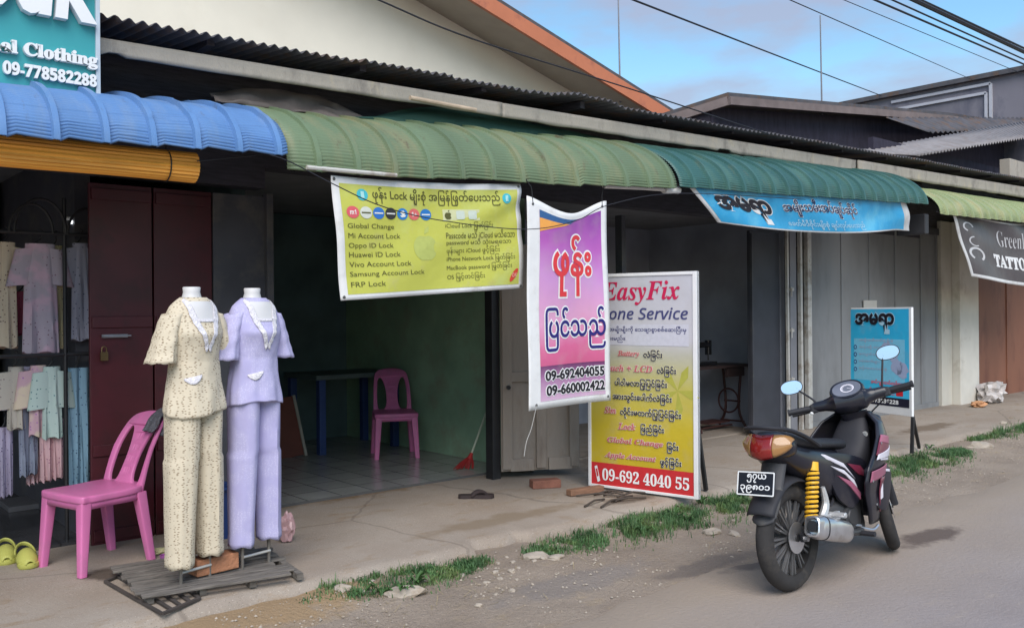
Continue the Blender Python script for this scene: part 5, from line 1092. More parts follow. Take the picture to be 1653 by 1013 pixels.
# ------------------------------------------------------------------ stones, gravel, grass
STONE = mat('pale_stone', (0.36, 0.31, 0.255), rough=0.9, var=0.2, scale=6, dirt=(0.28, 0.22, 0.16), dirt_scale=8, bump=0.4, bscale=30)
def rock(p, d, lab, seed, grp=None, m=STONE):
    mb = MB().blob((0, 0, d[2] * 0.45), d, 0.30, 1.3, seed, 2)
    a = seed * 1.7; M = Matrix.Translation(p) @ Matrix.Rotation(a if d[0] < 0.09 else -0.35, 4, 'Z'); mb.v = [M @ q for q in mb.v]
    return build(mb, 'stone', m, None, lab, 'stone', grp, smooth=20)
def zg(p): p.z = gz(p.x, p.y) - 0.004; return p
rock(zg(pz(655, 962, 0.02)), (0.125, 0.06, 0.035), 'largest flat pale stone, in front of the left grass patch', 3, 'loose stones in the verge')
rock(zg(pz(552, 962, 0.02)), (0.05, 0.03, 0.03), 'angular pale stone at the left grass patch', 5, 'loose stones in the verge')
rock(zg(pz(590, 962, 0.02)), (0.04, 0.03, 0.018), 'grey stone half sunk in the left grass patch', 6, 'loose stones in the verge')
rock(zg(pz(865, 902, 0.02)), (0.09, 0.05, 0.03), 'broad pale stone at the near end of the long grass patch', 8, 'loose stones in the verge')
rock(zg(pz(895, 903, 0.02)), (0.06, 0.04, 0.02), 'smaller pale stone touching the broad one by the long grass patch', 9, 'loose stones in the verge')
rock(zg(pz(1150, 858, 0.02)), (0.075, 0.05, 0.03), 'rounded stone in the dirt before the long grass patch near the rear wheel', 11, 'loose stones in the verge')
rock(zg(pz(1185, 858, 0.02)), (0.05, 0.04, 0.02), 'small stone between the rounded stone and the rear wheel', 12, 'loose stones in the verge')
rock(zg(pz(1583, 722, 0.02)), (0.14, 0.09, 0.05), 'pale stone between the two farthest grass patches', 14, 'loose stones in the verge')
rock(zg(pz(1618, 690, 0.04)), (0.10, 0.07, 0.05), 'pale stone on the far grass patch at the right', 15, 'loose stones in the verge')
rr = random.Random(5)
for i in range(34):
    k = rr.random()
    if k < 0.45: p = pz(rr.gauss(790, 60), rr.gauss(912, 14), 0.02)
    elif k < 0.75: p = pz(rr.uniform(520, 860), rr.uniform(930, 985), 0.02)
    else: p = pz(rr.uniform(900, 1230), rr.uniform(835, 890), 0.02)
    if p.y > 4.5: p.y = 4.40
    s = rr.uniform(0.007, 0.019); rock(zg(p), (s * 1.2, s, s * 0.7), 'small pale pebble lying loose in the dirt verge', i + 20, 'pebbles in the verge')
mb = MB()
for i in range(4200):
    x = rr.uniform(1.4, 12); y = 3.25 + 1.2 * rr.random() ** 0.7; s = 0.0025 + 0.009 * rr.random() ** 2.5
    if nz3(x, y, 1.6, 7) < -0.05: continue
    z = gz(x, y); a = rr.uniform(0, 6); t_ = Matrix.Translation((x, y, z + s * 0.3)) @ Matrix.Rotation(a, 4, 'Z')
    mb.add([(s, 0, 0), (0, s * 1.2, 0), (-s, .2 * s, 0), (0, -s, 0), (0, 0, s * .8), (0, 0, -s * .6)], [(0, 1, 4), (1, 2, 4), (2, 3, 4), (3, 0, 4), (1, 0, 5), (2, 1, 5), (3, 2, 5), (0, 3, 5)], t_)
build(mb, 'gravel', STONE, None, 'fine loose gravel strewn over the dirt verge', 'gravel', None, 'stuff', smooth=0)
GRASS = mat('grass_blades', (0.058, 0.128, 0.045), rough=0.6, var=0.45, scale=9, dirt=(0.125, 0.185, 0.06), dirt_scale=5, dirt2=(0.17, 0.14, 0.05), d2scale=14, d2pos=(0.62, 0.7))
def grass(name_lab, x0, x1, yc, hw, n, hmin, hmax, seed):
    r2 = random.Random(seed); mb = MB(); c = 0
    while c < n:
        u = r2.random(); x = x0 + (x1 - x0) * u; env = math.sin(math.pi * min(1, max(0, u * 0.96 + 0.02))) ** 0.5
        y = yc(u) + max(-2.3, min(1.6, r2.gauss(0, 0.62))) * hw * env; x += r2.gauss(0, 0.05)
        if nz3(x, y, 4.5, seed) < -0.12 or y > sedge(x) + 0.02: 
            if r2.random() < 0.9: c += 0.4; continue
        c += 1; h = (hmin + (hmax - hmin) * r2.random() ** 1.8 * (1.9 if r2.random() < 0.04 else 1)) * (0.55 + 0.45 * env) * (0.7 + 0.6 * max(0, nz3(x, y, 3, 3) + 0.4)); a = r2.uniform(0, 6.28); wd = r2.uniform(0.0018, 0.004); b = r2.uniform(0.15, 0.9) * h; z = gz(x, y) - 0.004
        d = V(math.cos(a), math.sin(a), 0); s = V(-d.y, d.x, 0) * wd; p = V(x, y, z)
        m1 = p + d * b * 0.3 + V(0, 0, h * 0.6); tp = p + d * b + V(0, 0, h * (0.95 if b < 0.5 * h else 0.75))
        mb.add([p - s, p + s, m1 + s * .8, m1 - s * .8, tp], [(0, 1, 2, 3), (3, 2, 4)])
    build(mb, 'grass', GRASS, None, name_lab, 'grass', None, 'stuff', smooth=0)
grass('dense low grass along the pavement edge between the pallet and the pebbles', 2.32, 3.45, lambda u: 4.36 - 0.04 * u, 0.15, 5600, 0.02, 0.065, 1)
grass('long dark grass patch below the standing sign board', 3.80, 7.0, lambda u: 4.25 + 0.0 * u, 0.22, 13500, 0.025, 0.085, 2)
grass('grass patch on the verge behind the motorbike', 7.4, 10.2, lambda u: 4.12 + 0.05 * u, 0.24, 9000, 0.025, 0.085, 3)
grass('far grass patch at the right edge', 10.9, 15.5, lambda u: 4.38 + 0.1 * u, 0.22, 6500, 0.04, 0.12, 4)

# broad leaved weeds and dry stems mixed into the verge
WEED = mat('weed_leaf', (0.05, 0.115, 0.03), rough=0.55, var=0.3); STRAW = mat('dry_straw', (0.34, 0.27, 0.14), rough=0.8, var=0.25)
r3 = random.Random(21)
def weed(x, y, lab, n, r):
    t = thing('weed', lab, 'weed', (x, y, gz(x, y)), group='weeds in the verge'); mb = MB()
    for k in range(n):
        a = r3.uniform(0, 6.28); L = r * r3.uniform(0.6, 1.1); d = V(math.cos(a), math.sin(a), 0); q = V(-d.y, d.x, 0); h = r3.uniform(0.3, 0.9) * L
        P = [V(0, 0, 0.0), d * L * 0.35 + V(0, 0, h * 0.7), d * L * 0.7 + V(0, 0, h), d * L + V(0, 0, h * 0.8)]; W = [0.001, L * 0.13, L * 0.15, 0.002]
        vs = []
        for p, w_ in zip(P, W): vs += [p - q * w_ + V(0, 0, w_ * 0.5), p, p + q * w_ + V(0, 0, w_ * 0.5)]
        mb.add(vs, [(3*i+j, 3*i+j+1, 3*i+j+4, 3*i+j+3) for i in range(3) for j in range(2)])
    build(mb, 'leaves', WEED, t, local=True, smooth=0)
for k in range(16):
    x = r3.choice([r3.uniform(2.5, 3.5), r3.uniform(4.0, 6.6), r3.uniform(4.0, 6.6), r3.uniform(7.6, 10)]); y = r3.uniform(4.12, 4.42)
    weed(x, y, 'small broad leaved weed growing among the verge grass', r3.randint(6, 11), r3.uniform(0.05, 0.10))
mb = MB()
for k in range(420):
    x = r3.choice([r3.uniform(2.3, 3.6), r3.uniform(3.6, 7.2), r3.uniform(7.2, 10.5)]); y = r3.gauss(4.18, 0.2); y = min(y, sedge(x) - 0.02); a = r3.uniform(0, 6.28); L = r3.uniform(0.02, 0.07); z = gz(x, y) + 0.004; d = V(math.cos(a), math.sin(a), r3.uniform(-0.05, 0.5)) * L; s_ = V(-math.sin(a), math.cos(a), 0) * 0.0012
    p = V(x, y, z); mb.add([p - s_, p + s_, p + d + s_, p + d - s_], [(0, 1, 2, 3)])
build(mb, 'dry_grass', STRAW, None, 'dry straw and stalks scattered between the grass patches', 'straw', None, 'stuff', smooth=0)
# ------------------------------------------------------------------ motorbike
LEAN, HEAD, STEER = R_(4.5), R_(3.0), R_(28)
rc = pz(1279, 952, 0.0)
SCB = 1.0
bk = thing('motorbike', 'dark underbone motorbike with red and white stripes parked on the road edge', 'motorbike', (rc.x, rc.y, 0.0), (-LEAN, 0, HEAD))
from mathutils import Euler
def BB(mb, name, m, parent=None, **k):
    mb.v = [p * SCB for p in mb.v]
    return build(mb, name, m, parent or bk, local=True, **k)
TYRE = mat('tyre_rubber', (0.028, 0.026, 0.026), rough=0.85, var=0.2, scale=14, dirt=(0.10, 0.085, 0.07), dirt_scale=5, dirt_pos=(0.5, 0.8))
RIM = mat('grey_alloy', (0.16, 0.16, 0.165), rough=0.4, metal=0.5, var=0.1); RIMB = mat('dull_rim_edge', (0.28, 0.27, 0.26), rough=0.4, metal=0.4)
BLKP = mat('black_gloss_plastic', (0.013, 0.013, 0.020), rough=0.3, var=0.15, coat=0.2, dirt=(0.045, 0.038, 0.034), dirt_scale=4, dirt_pos=(0.52, 0.85))
BLKM = mat('black_matt_plastic', (0.022, 0.022, 0.027), rough=0.65, var=0.2)
REDP = mat('wine_red_paint', (0.15, 0.022, 0.045), rough=0.3, var=0.1, coat=0.3)
PINKS = mat('dusty_pink_stripe', (0.32, 0.10, 0.16), rough=0.35); WHS = mat('white_stripe', (0.62, 0.60, 0.66), rough=0.35, var=0.05)
CHROME = mat('brushed_steel', (0.60, 0.60, 0.61), rough=0.28, metal=0.85, var=0.08, scale=12, dirt=(0.38, 0.36, 0.34), dirt_scale=4)
ENG = mat('engine_grey', (0.05, 0.05, 0.053), rough=0.5, metal=0.4, var=0.2); YSP = mat('yellow_spring', (0.75, 0.42, 0.03), rough=0.4, var=0.08)
ALU = mat('cast_aluminium', (0.52, 0.52, 0.52), rough=0.4, metal=0.5, var=0.1)
REDL = mat('red_lens', (0.20, 0.014, 0.012), rough=0.15, var=0.15, coat=0.5); AMB = mat('amber_lens', (0.30, 0.155, 0.055), rough=0.15, var=0.15, coat=0.5)
GLASS = mat('mirror_glass', (0.92, 0.92, 0.92), rough=0.10, metal=1.0, var=0.0); PLT = mat('plate_black', (0.012, 0.014, 0.022), rough=0.4)
def wheel(cx, M, nm, Rw=0.300, tw=0.050):
    C = V(cx, 0, Rw)
    def ring_sec(prof_, n=56):
        rings = []
        for i in range(n):
            a = 2 * math.pi * i / n; rings.append([V(cx + r * math.cos(a), y, Rw + r * math.sin(a)) for r, y in prof_])
        return rings
    tp = [(Rw - 0.062 + 0.062 * math.cos(t) * 1.0 if False else (Rw - tw) + tw * math.cos(t), tw * 0.98 * math.sin(t)) for t in [math.pi * (-0.78 + 1.56 * k / 16) for k in range(17)]]
    mb = MB().loft(ring_sec(tp), closed=True, M=M); wt = BB(mb, 'tyre', TYRE, smooth=40)
    # tread blocks
    mb = MB()
    rp_ = [(Rw - 0.062, -0.030), (Rw - 0.050, -0.036), (Rw - 0.042, -0.030), (Rw - 0.055, -0.020), (Rw - 0.072, 0), (Rw - 0.055, 0.020), (Rw - 0.042, 0.030), (Rw - 0.050, 0.036), (Rw - 0.062, 0.030), (Rw - 0.085, 0.012), (Rw - 0.085, -0.012)]
    mb.loft(ring_sec(rp_), closed=True, M=M); rm = BB(mb, 'rim', RIMB, smooth=35)
    for k in range(12):
        mb = MB()
        for dd in (-0.075, 0.075):
            a0 = 2 * math.pi * k / 12 + dd; a1 = 2 * math.pi * k / 12 + dd * 2.1
            for s in (-1, 1):
                mb.bar((cx + 0.055 * math.cos(a0 * 1.0), s * 0.022, Rw + 0.055 * math.sin(a0)), (cx + (Rw - 0.075) * math.cos(a1 * 0.0 + 2 * math.pi * k / 12 + dd * 1.1), s * 0.014, Rw + (Rw - 0.075) * math.sin(2 * math.pi * k / 12 + dd * 1.1)), 0.011, 0.012, (0, 1, 0), M)
        BB(mb, 'spoke', RIM, rm, smooth=0)
    BB(MB().cyl((cx, -0.05, Rw), (cx, 0.05, Rw), 0.062, None, 24, M).cyl((cx, -0.066, Rw), (cx, 0.066, Rw), 0.022, None, 14, M), 'hub', ENG, rm, smooth=40)
    BB(MB().cyl((cx, -0.056, Rw), (cx, -0.052, Rw), 0.088, None, 30, M), 'brake_disc', CHROME, rm, smooth=40)
    return wt
wheel(0, None, 'rear')
# steering transform
P0s = V(0.90, 0, 1.0); axs = V(-math.sin(R_(25)), 0, math.cos(R_(25)))
MS = Matrix.Translation(P0s) @ Matrix.Rotation(STEER, 4, axs) @ Matrix.Translation(-P0s)
wheel(1.215, MS, 'front', 0.285, 0.042)
for s in (-1, 1):
    BB(MB().tube([(0.985, s * 0.075, 0.80), (1.10, s * 0.078, 0.55), (1.215, s * 0.078, 0.285)], [0.018, 0.022, 0.024], 10, MS), 'fork_leg', BLKM)
def fender(cx, cz, r, a0, a1, w_, M=None, thick=0.006):
    mb = MB(); n = 24; m_ = 8
    for i in range(n + 1):
        a = R_(a0 + (a1 - a0) * i / n)
        for j in range(m_ + 1):
            t = -1 + 2 * j / m_; rr_ = r - 0.03 * abs(t) ** 2.5; mb.v.append(V(cx + rr_ * math.cos(a), w_ * t, cz + rr_ * math.sin(a)))
    mb.f = [(i*(m_+1)+j, i*(m_+1)+j+1, (i+1)*(m_+1)+j+1, (i+1)*(m_+1)+j) for i in range(n) for j in range(m_)]
    if M: mb.v = [M @ p for p in mb.v]
    return mb
BB(fender(1.215, 0.285, 0.335, 5, 150, 0.065, MS), 'front_fender', REDP, smooth=60, solid=0.006)
BB(fender(0.0, 0.30, 0.345, 60, 150, 0.085), 'inner_fender', BLKM, smooth=60, solid=0.006)
# rear body: loft along x   (x, zlow, zhigh, halfwidth)
def body(secs, p=2.6, n=24):
    S_ = [Vector(s) if False else s for s in secs]; out_ = []
    for x, zl, zh, hw in S_: out_.append(ell((x, 0, (zl + zh) / 2), (0, hw, 0), (0, 0, (zh - zl) / 2), n, p))
    return MB().loft(out_)
def smooth_secs(secs, k=5): return [tuple(v) for v in [list(q) for q in catmull4(secs, k)]]
def catmull4(P, k):
    o = []; n = len(P)
    for i in range(n - 1):
        p0, p1, p2, p3 = P[max(i-1, 0)], P[i], P[i+1], P[min(i+2, n-1)]
        for j in range(k):
            t = j / k; o.append([0.5 * (2*b + (c - a) * t + (2*a - 5*b + 4*c - d) * t*t + (3*b - a - 3*c + d) * t**3) for a, b, c, d in zip(p0, p1, p2, p3)])
    o.append(list(P[-1])); return o
BB(body(smooth_secs([(0.60, .50, .70, .07), (0.50, .46, .76, .115), (0.35, .46, .79, .135), (0.15, .58, .815, .14), (0.0, .66, .84, .13), (-0.10, .72, .87, .115), (-0.17, .76, .885, .09)])), 'rear_cowl', BLKP, smooth=45)
BB(body(smooth_secs([(0.66, .735, .775, .05), (0.58, .73, .80, .105), (0.40, .755, .815, .13), (0.22, .775, .835, .135), (0.10, .79, .875, .13), (-0.05, .82, .905, .12), (-0.10, .85, .905, .10)]), 3.0), 'seat', mat('seat_vinyl', (0.02, 0.02, 0.024), rough=0.55, var=0.2, bump=0.2, bscale=120), smooth=50)
BB(MB().tube(catmull([(0.16, -.15, .80), (0.02, -.158, .86), (-0.12, -.135, .915), (-0.22, -.07, .935), (-0.24, 0, .94), (-0.22, .07, .935), (-0.12, .135, .915), (0.02, .158, .86), (0.16, .15, .80)], 5), 0.017, 8, flat=0.7), 'grab_rail', BLKM)
# tail lamp
def lamp(y0, y1, nm, m, par=None, bul=0.0):
    mb = MB(); n, k = 14, 8
    for i in range(n + 1):
        y = y0 + (y1 - y0) * i / n; f = y / 0.155
        for j in range(k + 1):
            t = -1 + 2 * j / k; hz = 0.066 * math.sqrt(max(0.03, 1 - abs(f) ** 2.6)) * (1.0 if True else 1)
            mb.v.append(V(-0.235 + 0.085 * f * f + 0.022 * t * t - 0.0 + (0.015 * (t + 0.3)), y, 0.825 + 0.024 * abs(f) + hz * t))
    mb.f = [(i*(k+1)+j, (i+1)*(k+1)+j, (i+1)*(k+1)+j+1, i*(k+1)+j+1) for i in range(n) for j in range(k)]
    return BB(mb, nm, m, par, smooth=60, solid=0.006)
BB(body(smooth_secs([(-0.05, .74, .90, .13), (-0.10, .745, .905, .142), (-0.155, .752, .90, .125), (-0.185, .77, .88, .07)]), 2.4), 'lamp_housing', BLKP, smooth=45)
lamp(-0.066, 0.066, 'tail_light', REDL); lamp(-0.152, -0.067, 'turn_signal', AMB); lamp(0.067, 0.152, 'turn_signal', AMB)
# rear fender tongue and number plate
def fn(u, v):
    t = -1 + 2 * u; x = -0.10 - 0.135 * v - 0.05 * v * v; z = 0.78 - 0.37 * v; return V(x + 0.035 * t * t, 0.075 * t * (1 - 0.25 * max(0, v - 0.75) * 4 * 0.5), z + (0.02 * t * t if v > 0.9 else 0))
BB(MB().grid(fn, 10, 20), 'rear_fender', mat('dusty_black_plastic', (0.05, 0.05, 0.056), rough=0.6, var=0.25, dirt=(0.09, 0.085, 0.08), dirt_scale=6), smooth=60, solid=0.008)
pc_ = V(-0.262, 0.02, 0.635); MP = Matrix.Translation(pc_) @ Matrix.Rotation(R_(14), 4, 'Y') @ Matrix.Rotation(R_(-90), 4, 'Z') @ Matrix.Rotation(R_(90), 4, 'X')
pw, ph_ = 0.235, 0.135
plate = BB(MB().curve2d([rrect(pw, ph_, 0.008)], 0.006, 0.0, MP), 'number_plate', PLT, smooth=0)
plx = MB().curve2d([rrect(pw - 0.004, ph_ - 0.004, 0.007), rrect(pw - 0.018, ph_ - 0.018, 0.004)], 0.0015, 0.0, MP @ Matrix.Translation((0, 0, 0.0042)))
BB(plx, 'plate_border', WI, plate, smooth=0)
def flat_text(txt, x0, x1, y0, y1, bold, M):
    vs, fs = text2d(txt, bold); a0, a1 = min(p.x for p in vs), max(p.x for p in vs); b0, b1 = min(p.y for p in vs), max(p.y for p in vs)
    return MB().add([(x0 + (x1 - x0) * (p.x - a0) / (a1 - a0), y0 + (y1 - y0) * (p.y - b0) / (b1 - b0), 0.0045) for p in vs], fs, M)
BB(flat_text('၅၇ယ', -0.055, 0.065, 0.004, 0.054, 0.022, MP), 'plate_lettering', WI, plate, smooth=0)
BB(flat_text('၃၉၈၀၁', -0.095, 0.09, -0.054, -0.008, 0.022, MP), 'plate_lettering', WI, plate, smooth=0)
# swing arm, shocks, exhaust
for s in (-1, 1):
    BB(MB().bar((0.0, s * 0.085, 0.30), (0.46, s * 0.085, 0.36), 0.03, 0.05), 'swing_arm', BLKM, smooth=0, bevel=0.006)
    sh_ = BB(MB().cyl((0.03, s * 0.125, 0.33), (0.115, s * 0.125, 0.69), 0.014, None, 12), 'shock_absorber', BLKM)
    a, b = V(0.05, s * 0.125, 0.41), V(0.110, s * 0.125, 0.665); ax_ = (b - a).normalized(); u_ = V(0, 1, 0); w2 = ax_.cross(u_)
    pts = [a.lerp(b, i / 140) + u_ * (0.030 * math.cos(i / 140 * 2 * math.pi * 10)) + w2 * (0.030 * math.sin(i / 140 * 2 * math.pi * 10)) for i in range(141)]
    BB(MB().tube(pts, 0.0085, 6), 'spring', YSP, sh_)
    BB(MB().cyl(a - ax_ * 0.045, a, 0.036, 0.034, 16), 'spring_cup', YSP, sh_)
    BB(MB().cyl(b, b + ax_ * 0.05, 0.033, 0.03, 16), 'spring_cap', YSP, sh_)
ea, eb = V(-0.02, -0.185, 0.375), V(0.40, -0.165, 0.27); ed = (eb - ea).normalized(); eu = V(0, 0, 1) - ed * ed.z; eu.normalize(); es_ = ed.cross(eu)
def esec(t, a, b): return ell(ea.lerp(eb, t), es_ * a, eu * b, 26, 2.7)
ex = BB(MB().loft([esec(0.0, .048, .060), esec(0.03, .054, .066), esec(0.5, .054, .066), esec(0.86, .052, .062), esec(0.97, .038, .045), esec(1.0, .028, .03)]), 'exhaust', CHROME, smooth=45)
def esec2(t, k): return [ea.lerp(eb, t) + es_ * (x * k) + eu * (y * k) for x, y in rrect(0.088, 0.112, 0.03, 4)]
BB(MB().loft([esec2(0.02, 1.12), esec2(-0.10, 1.0), esec2(-0.11, 0.86), esec2(-0.02, 0.7)]), 'exhaust_tip', CHROME, ex, smooth=40)
BB(MB().loft([[ea.lerp(eb, -0.105) + es_ * x + eu * (y + 0.0) for x, y in rrect(0.05, 0.062, 0.018, 4)], [ea.lerp(eb, -0.04) + es_ * x + eu * y for x, y in rrect(0.04, 0.05, 0.015, 4)]]), 'exhaust_mouth', BLACK, ex)
BB(MB().loft([esec(0.13, .0555, .0675), esec(0.155, .0555, .0675)], caps=False), 'exhaust_band', BLKM, ex, smooth=45, solid=0.002)
BB(MB().tube(catmull([eb, V(0.52, -.15, .25), V(0.66, -.12, .245), V(0.78, -.06, .30), V(0.80, -.03, .38)], 6), 0.020, 10), 'exhaust_pipe', ENG)
BB(MB().tube(catmull([(0.10, -.135, .375), (0.16, -.13, .39), (0.22, -.13, .46), (0.20, -.13, .56)], 6), [0.012 + 0.012 * math.sin(math.pi * k / 18) for k in range(19)], 8), 'footrest_bracket', ALU)
BB(MB().bar((0.13, -.14, .385), (0.34, -.14, .38), 0.03, 0.05).cyl((0.24, -.12, .40), (0.24, -.24, .40), 0.016), 'footrest', ALU, smooth=0, bevel=0.006)
# engine
BB(MB().loft([ell((x, 0, 0.345), (0, w_, 0), (0, 0, h), 24, 3.2) for x, w_, h in ((0.34, .06, .07), (0.40, .115, .12), (0.52, .128, .13), (0.66, .125, .12), (0.74, .08, .08))]), 'engine_case', ENG, smooth=40)
BB(MB().cyl((0.52, -.10, 0.34), (0.52, -.135, 0.34), 0.085, 0.08, 28).cyl((0.52, -.135, 0.34), (0.52, -.142, 0.34), 0.05, 0.045, 24), 'clutch_cover', ENG, smooth=40)
for k in range(6): BB(MB().box((0.72 + k * 0.022, 0, 0.37), (0.010, 0.15 - 0.006 * k, 0.13)), 'cooling_fin', ENG, smooth=0, bevel=0.003)
BB(MB().cyl((0.70, 0, 0.37), (0.86, 0, 0.385), 0.05, None, 18), 'cylinder', ENG)
BB(MB().tube([(0.58, -.10, .235), (0.58, -.24, .235)], 0.016, 8).tube([(0.58, .10, .235), (0.58, .24, .235)], 0.016, 8).tube([(0.58, -.11, .235), (0.58, .11, .235)], 0.012, 8), 'foot_peg', BLKM)
BB(MB().tube(catmull([(0.62, -.13, .26), (0.72, -.16, .23), (0.78, -.17, .25)], 5), 0.009, 6), 'brake_pedal', CHROME)
BB(MB().tube([(0.46, .08, .26), (0.36, .20, .10), (0.33, .25, .006)], 0.013, 8), 'side_stand', BLKM)
# frame / step-through tunnel and leg shield
BB(body(smooth_secs([(0.50, .44, .71, .10), (0.62, .44, .68, .11), (0.74, .46, .71, .115), (0.84, .52, .84, .125), (0.92, .66, .93, .10)]), 2.6), 'centre_tunnel', BLKM, smooth=45)
levels = [(.93, 1.02, .90, .10), (.87, 1.06, .84, .18), (.79, 1.075, .76, .215), (.70, 1.07, .66, .23), (.62, 1.05, .575, .23), (.54, 1.02, .55, .22), (.46, .98, .58, .20), (.38, .96, .62, .19), (.27, .94, .68, .165)]
def shield_pt(t, s, off=0.0):     # t 0..1 top to bottom, s -1..1 around the front
    q = t * (len(levels) - 1); i = min(int(q), len(levels) - 2); k = q - i; z, xf, xw, w_ = [a + (b - a) * k for a, b in zip(levels[i], levels[i + 1])]
    a = abs(s); th = a * math.pi / 2; x = xw + (xf - xw) * (math.cos(th) ** 0.75 if th < math.pi / 2 - 1e-6 else 0); y = (w_ + off) * math.copysign(math.sin(th) ** 0.8, s) if a > 0 else 0
    return V(x + off * 0.3, y, z)
mb = MB().grid(lambda u, v: shield_pt(v, -1 + 2 * u), 40, 40); BB(mb, 'leg_shield', BLKP, smooth=60, solid=0.012)
def patch(name, m, t0, t1, s0, s1, off, skew=0.0, tap=0.0):
    for sg in (-1, 1):
        mb = MB().grid(lambda u, v: shield_pt(max(0, min(1, t0 + (t1 - t0) * v * (1 - tap * u) + skew * u)), sg * (s0 + (s1 - s0) * u), off), 14, 8); BB(mb, name, m, smooth=60, solid=0.003)
patch('red_panel', REDP, 0.33, 0.47, 0.52, 0.99, 0.014, -0.08)
patch('stripe', PINKS, 0.28, 0.34, 0.60, 0.985, 0.016, -0.05)
patch('stripe', WHS, 0.345, 0.44, 0.55, 0.975, 0.019, 0.04, 0.5)
patch('stripe', WHS, 0.46, 0.49, 0.50, 0.90, 0.017, -0.03, 0.5)
patch('red_panel', PINKS, 0.50, 0.60, 0.62, 0.985, 0.016, 0.03)
patch('red_panel', REDP, 0.62, 0.93, 0.30, 0.80, 0.016, 0.0)
# side fairing running back under the seat on both sides
def side_panel(name, m, pts, y0, dep, flare=0.0):
    for sg in (-1, 1):
        M_ = Matrix(((1, 0, 0, 0), (0, 0, sg, sg * y0), (0, 1, 0, 0), (0, 0, 0, 1)))
        mb = MB().curve2d([pts], dep, 0.004, M_, 1)
        for p in mb.v: p.y += sg * flare * (p.x - 0.4)
        BB(mb, name, m, smooth=40)
def cr2(pts): return [(p.x, p.y) for p in catmull([(a, b, 0) for a, b in pts], 4, True)]
side_panel('side_cover', BLKP, cr2([(0.70, .64), (0.55, .70), (0.35, .735), (0.12, .74), (0.14, .66), (0.30, .58), (0.38, .47), (0.50, .40), (0.60, .44), (0.66, .54)]), 0.128, 0.012, 0.09)
side_panel('lower_fairing', BLKP, cr2([(0.66, .60), (0.78, .62), (0.92, .58), (0.90, .44), (0.84, .34), (0.74, .38), (0.68, .48)]), 0.150, 0.012, 0.10)
side_panel('stripe', WHS, [(0.10, .765), (0.26, .735), (0.44, .665), (0.50, .61), (0.46, .64), (0.30, .705), (0.14, .745)], 0.139, 0.004, 0.09)
side_panel('stripe', WHS, [(0.34, .655), (0.46, .60), (0.56, .52), (0.54, .555), (0.44, .625)], 0.139, 0.004, 0.09)
side_panel('stripe', REDP, [(0.50, .655), (0.62, .63), (0.70, .56), (0.60, .585)], 0.139, 0.004, 0.09)
side_panel('stripe', PINKS, [(0.40, .59), (0.52, .545), (0.60, .47), (0.595, .44), (0.50, .525)], 0.139, 0.004, 0.09)
side_panel('emblem', WHS, [(0.795, .54), (0.815, .545), (0.80, .42), (0.785, .415)], 0.162, 0.004, 0.10)
side_panel('emblem', WHS, [(0.74, .605), (0.90, .575), (0.90, .567), (0.74, .595)], 0.162, 0.004, 0.10)
# front nose and head lamp under the handlebar
BB(MB().loft([ell((0.985, 0, .90), (0.055, 0, 0.02), (0, .085, 0), 24, 2.6), ell((1.05, 0, .86), (0.05, 0, .05), (0, .12, 0), 24, 2.6), ell((1.08, 0, .76), (0.05, 0, .03), (0, .12, 0), 24, 2.6), ell((1.08, 0, .66), (0.03, 0, .0), (0, .08, 0), 24, 2.6)]), 'front_nose', BLKP, smooth=45)
# handlebar: cover, dial, grips, levers, mirrors (turned with the fork)
def MSb(mb): mb.v = [MS @ p for p in mb.v]; return mb
BB(MSb(MB().loft([ell((0.895 - 0.02 * abs(y) / 0.2, y, 1.005 + 0.01 * abs(y) / 0.2), (a, 0, 0), (0, 0, b), 24, 2.5) for y, a, b in ((-.235, .024, .024), (-.21, .034, .033), (-.16, .040, .036), (-.115, .055, .048), (-.09, .085, .070), (0, .095, .080), (.09, .085, .070), (.115, .055, .048), (.16, .040, .036), (.21, .034, .033), (.235, .024, .024))])), 'handlebar_cover', BLKP, smooth=45)
BB(MSb(MB().loft([ell((0.93, 0, .93), (0.07, 0, 0), (0, .085, 0), 20, 2.8), ell((0.955, 0, .85), (0.06, 0, 0), (0, .075, 0), 20, 2.8), ell((0.965, 0, .80), (0.055, 0, 0), (0, .06, 0), 20, 2.8)])), 'steering_column', BLKP, smooth=45)
dn_ = V(-0.80, 0, 0.60).normalized(); du_ = V(0, 1, 0); dw_ = dn_.cross(du_); dc = V(0.848, 0, 1.078)
dial = BB(MSb(MB().loft([ell(dc - dn_ * 0.07, du_ * .10, dw_ * .065, 28, 2.3), ell(dc - dn_ * 0.01, du_ * .108, dw_ * .074, 28, 2.3), ell(dc + dn_ * 0.012, du_ * .10, dw_ * .068, 28, 2.3)])), 'instrument_cluster', BLKP, smooth=45)
BB(MSb(MB().loft([ell(dc + dn_ * 0.0125, du_ * .088, dw_ * .056, 28, 2.2), ell(dc + dn_ * 0.0145, du_ * .086, dw_ * .055, 28, 2.2)])), 'dial_face', mat('dial_grey', (0.16, 0.165, 0.20), rough=0.12, var=0.3, coat=0.8), dial, smooth=40)
def dring(r0, r1, c, off):
    mb = MB(); n = 30
    for r in (r0, r1): mb.v += [dc + du_ * (c[0] + r * math.cos(2 * math.pi * i / n)) + dw_ * (c[1] + 0.75 * r * math.sin(2 * math.pi * i / n)) + dn_ * off for i in range(n)]
    mb.f = [(i, (i + 1) % n, n + (i + 1) % n, n + i) for i in range(n)]; return MSb(mb)
BB(dring(.034, .042, (-0.005, 0.0), 0.0165), 'dial_ring', WHS, dial, smooth=0)
mb = MB(); 
for k in range(14):
    a = R_(200 - k * 220 / 13); c, s = math.cos(a), math.sin(a)
    mb.bar(dc + du_ * (-0.005 + .026 * c) - dw_ * (.02 * s) + dn_ * .0165, dc + du_ * (-0.005 + .033 * c) - dw_ * (.025 * s) + dn_ * .0165, 0.003, 0.001, dn_)
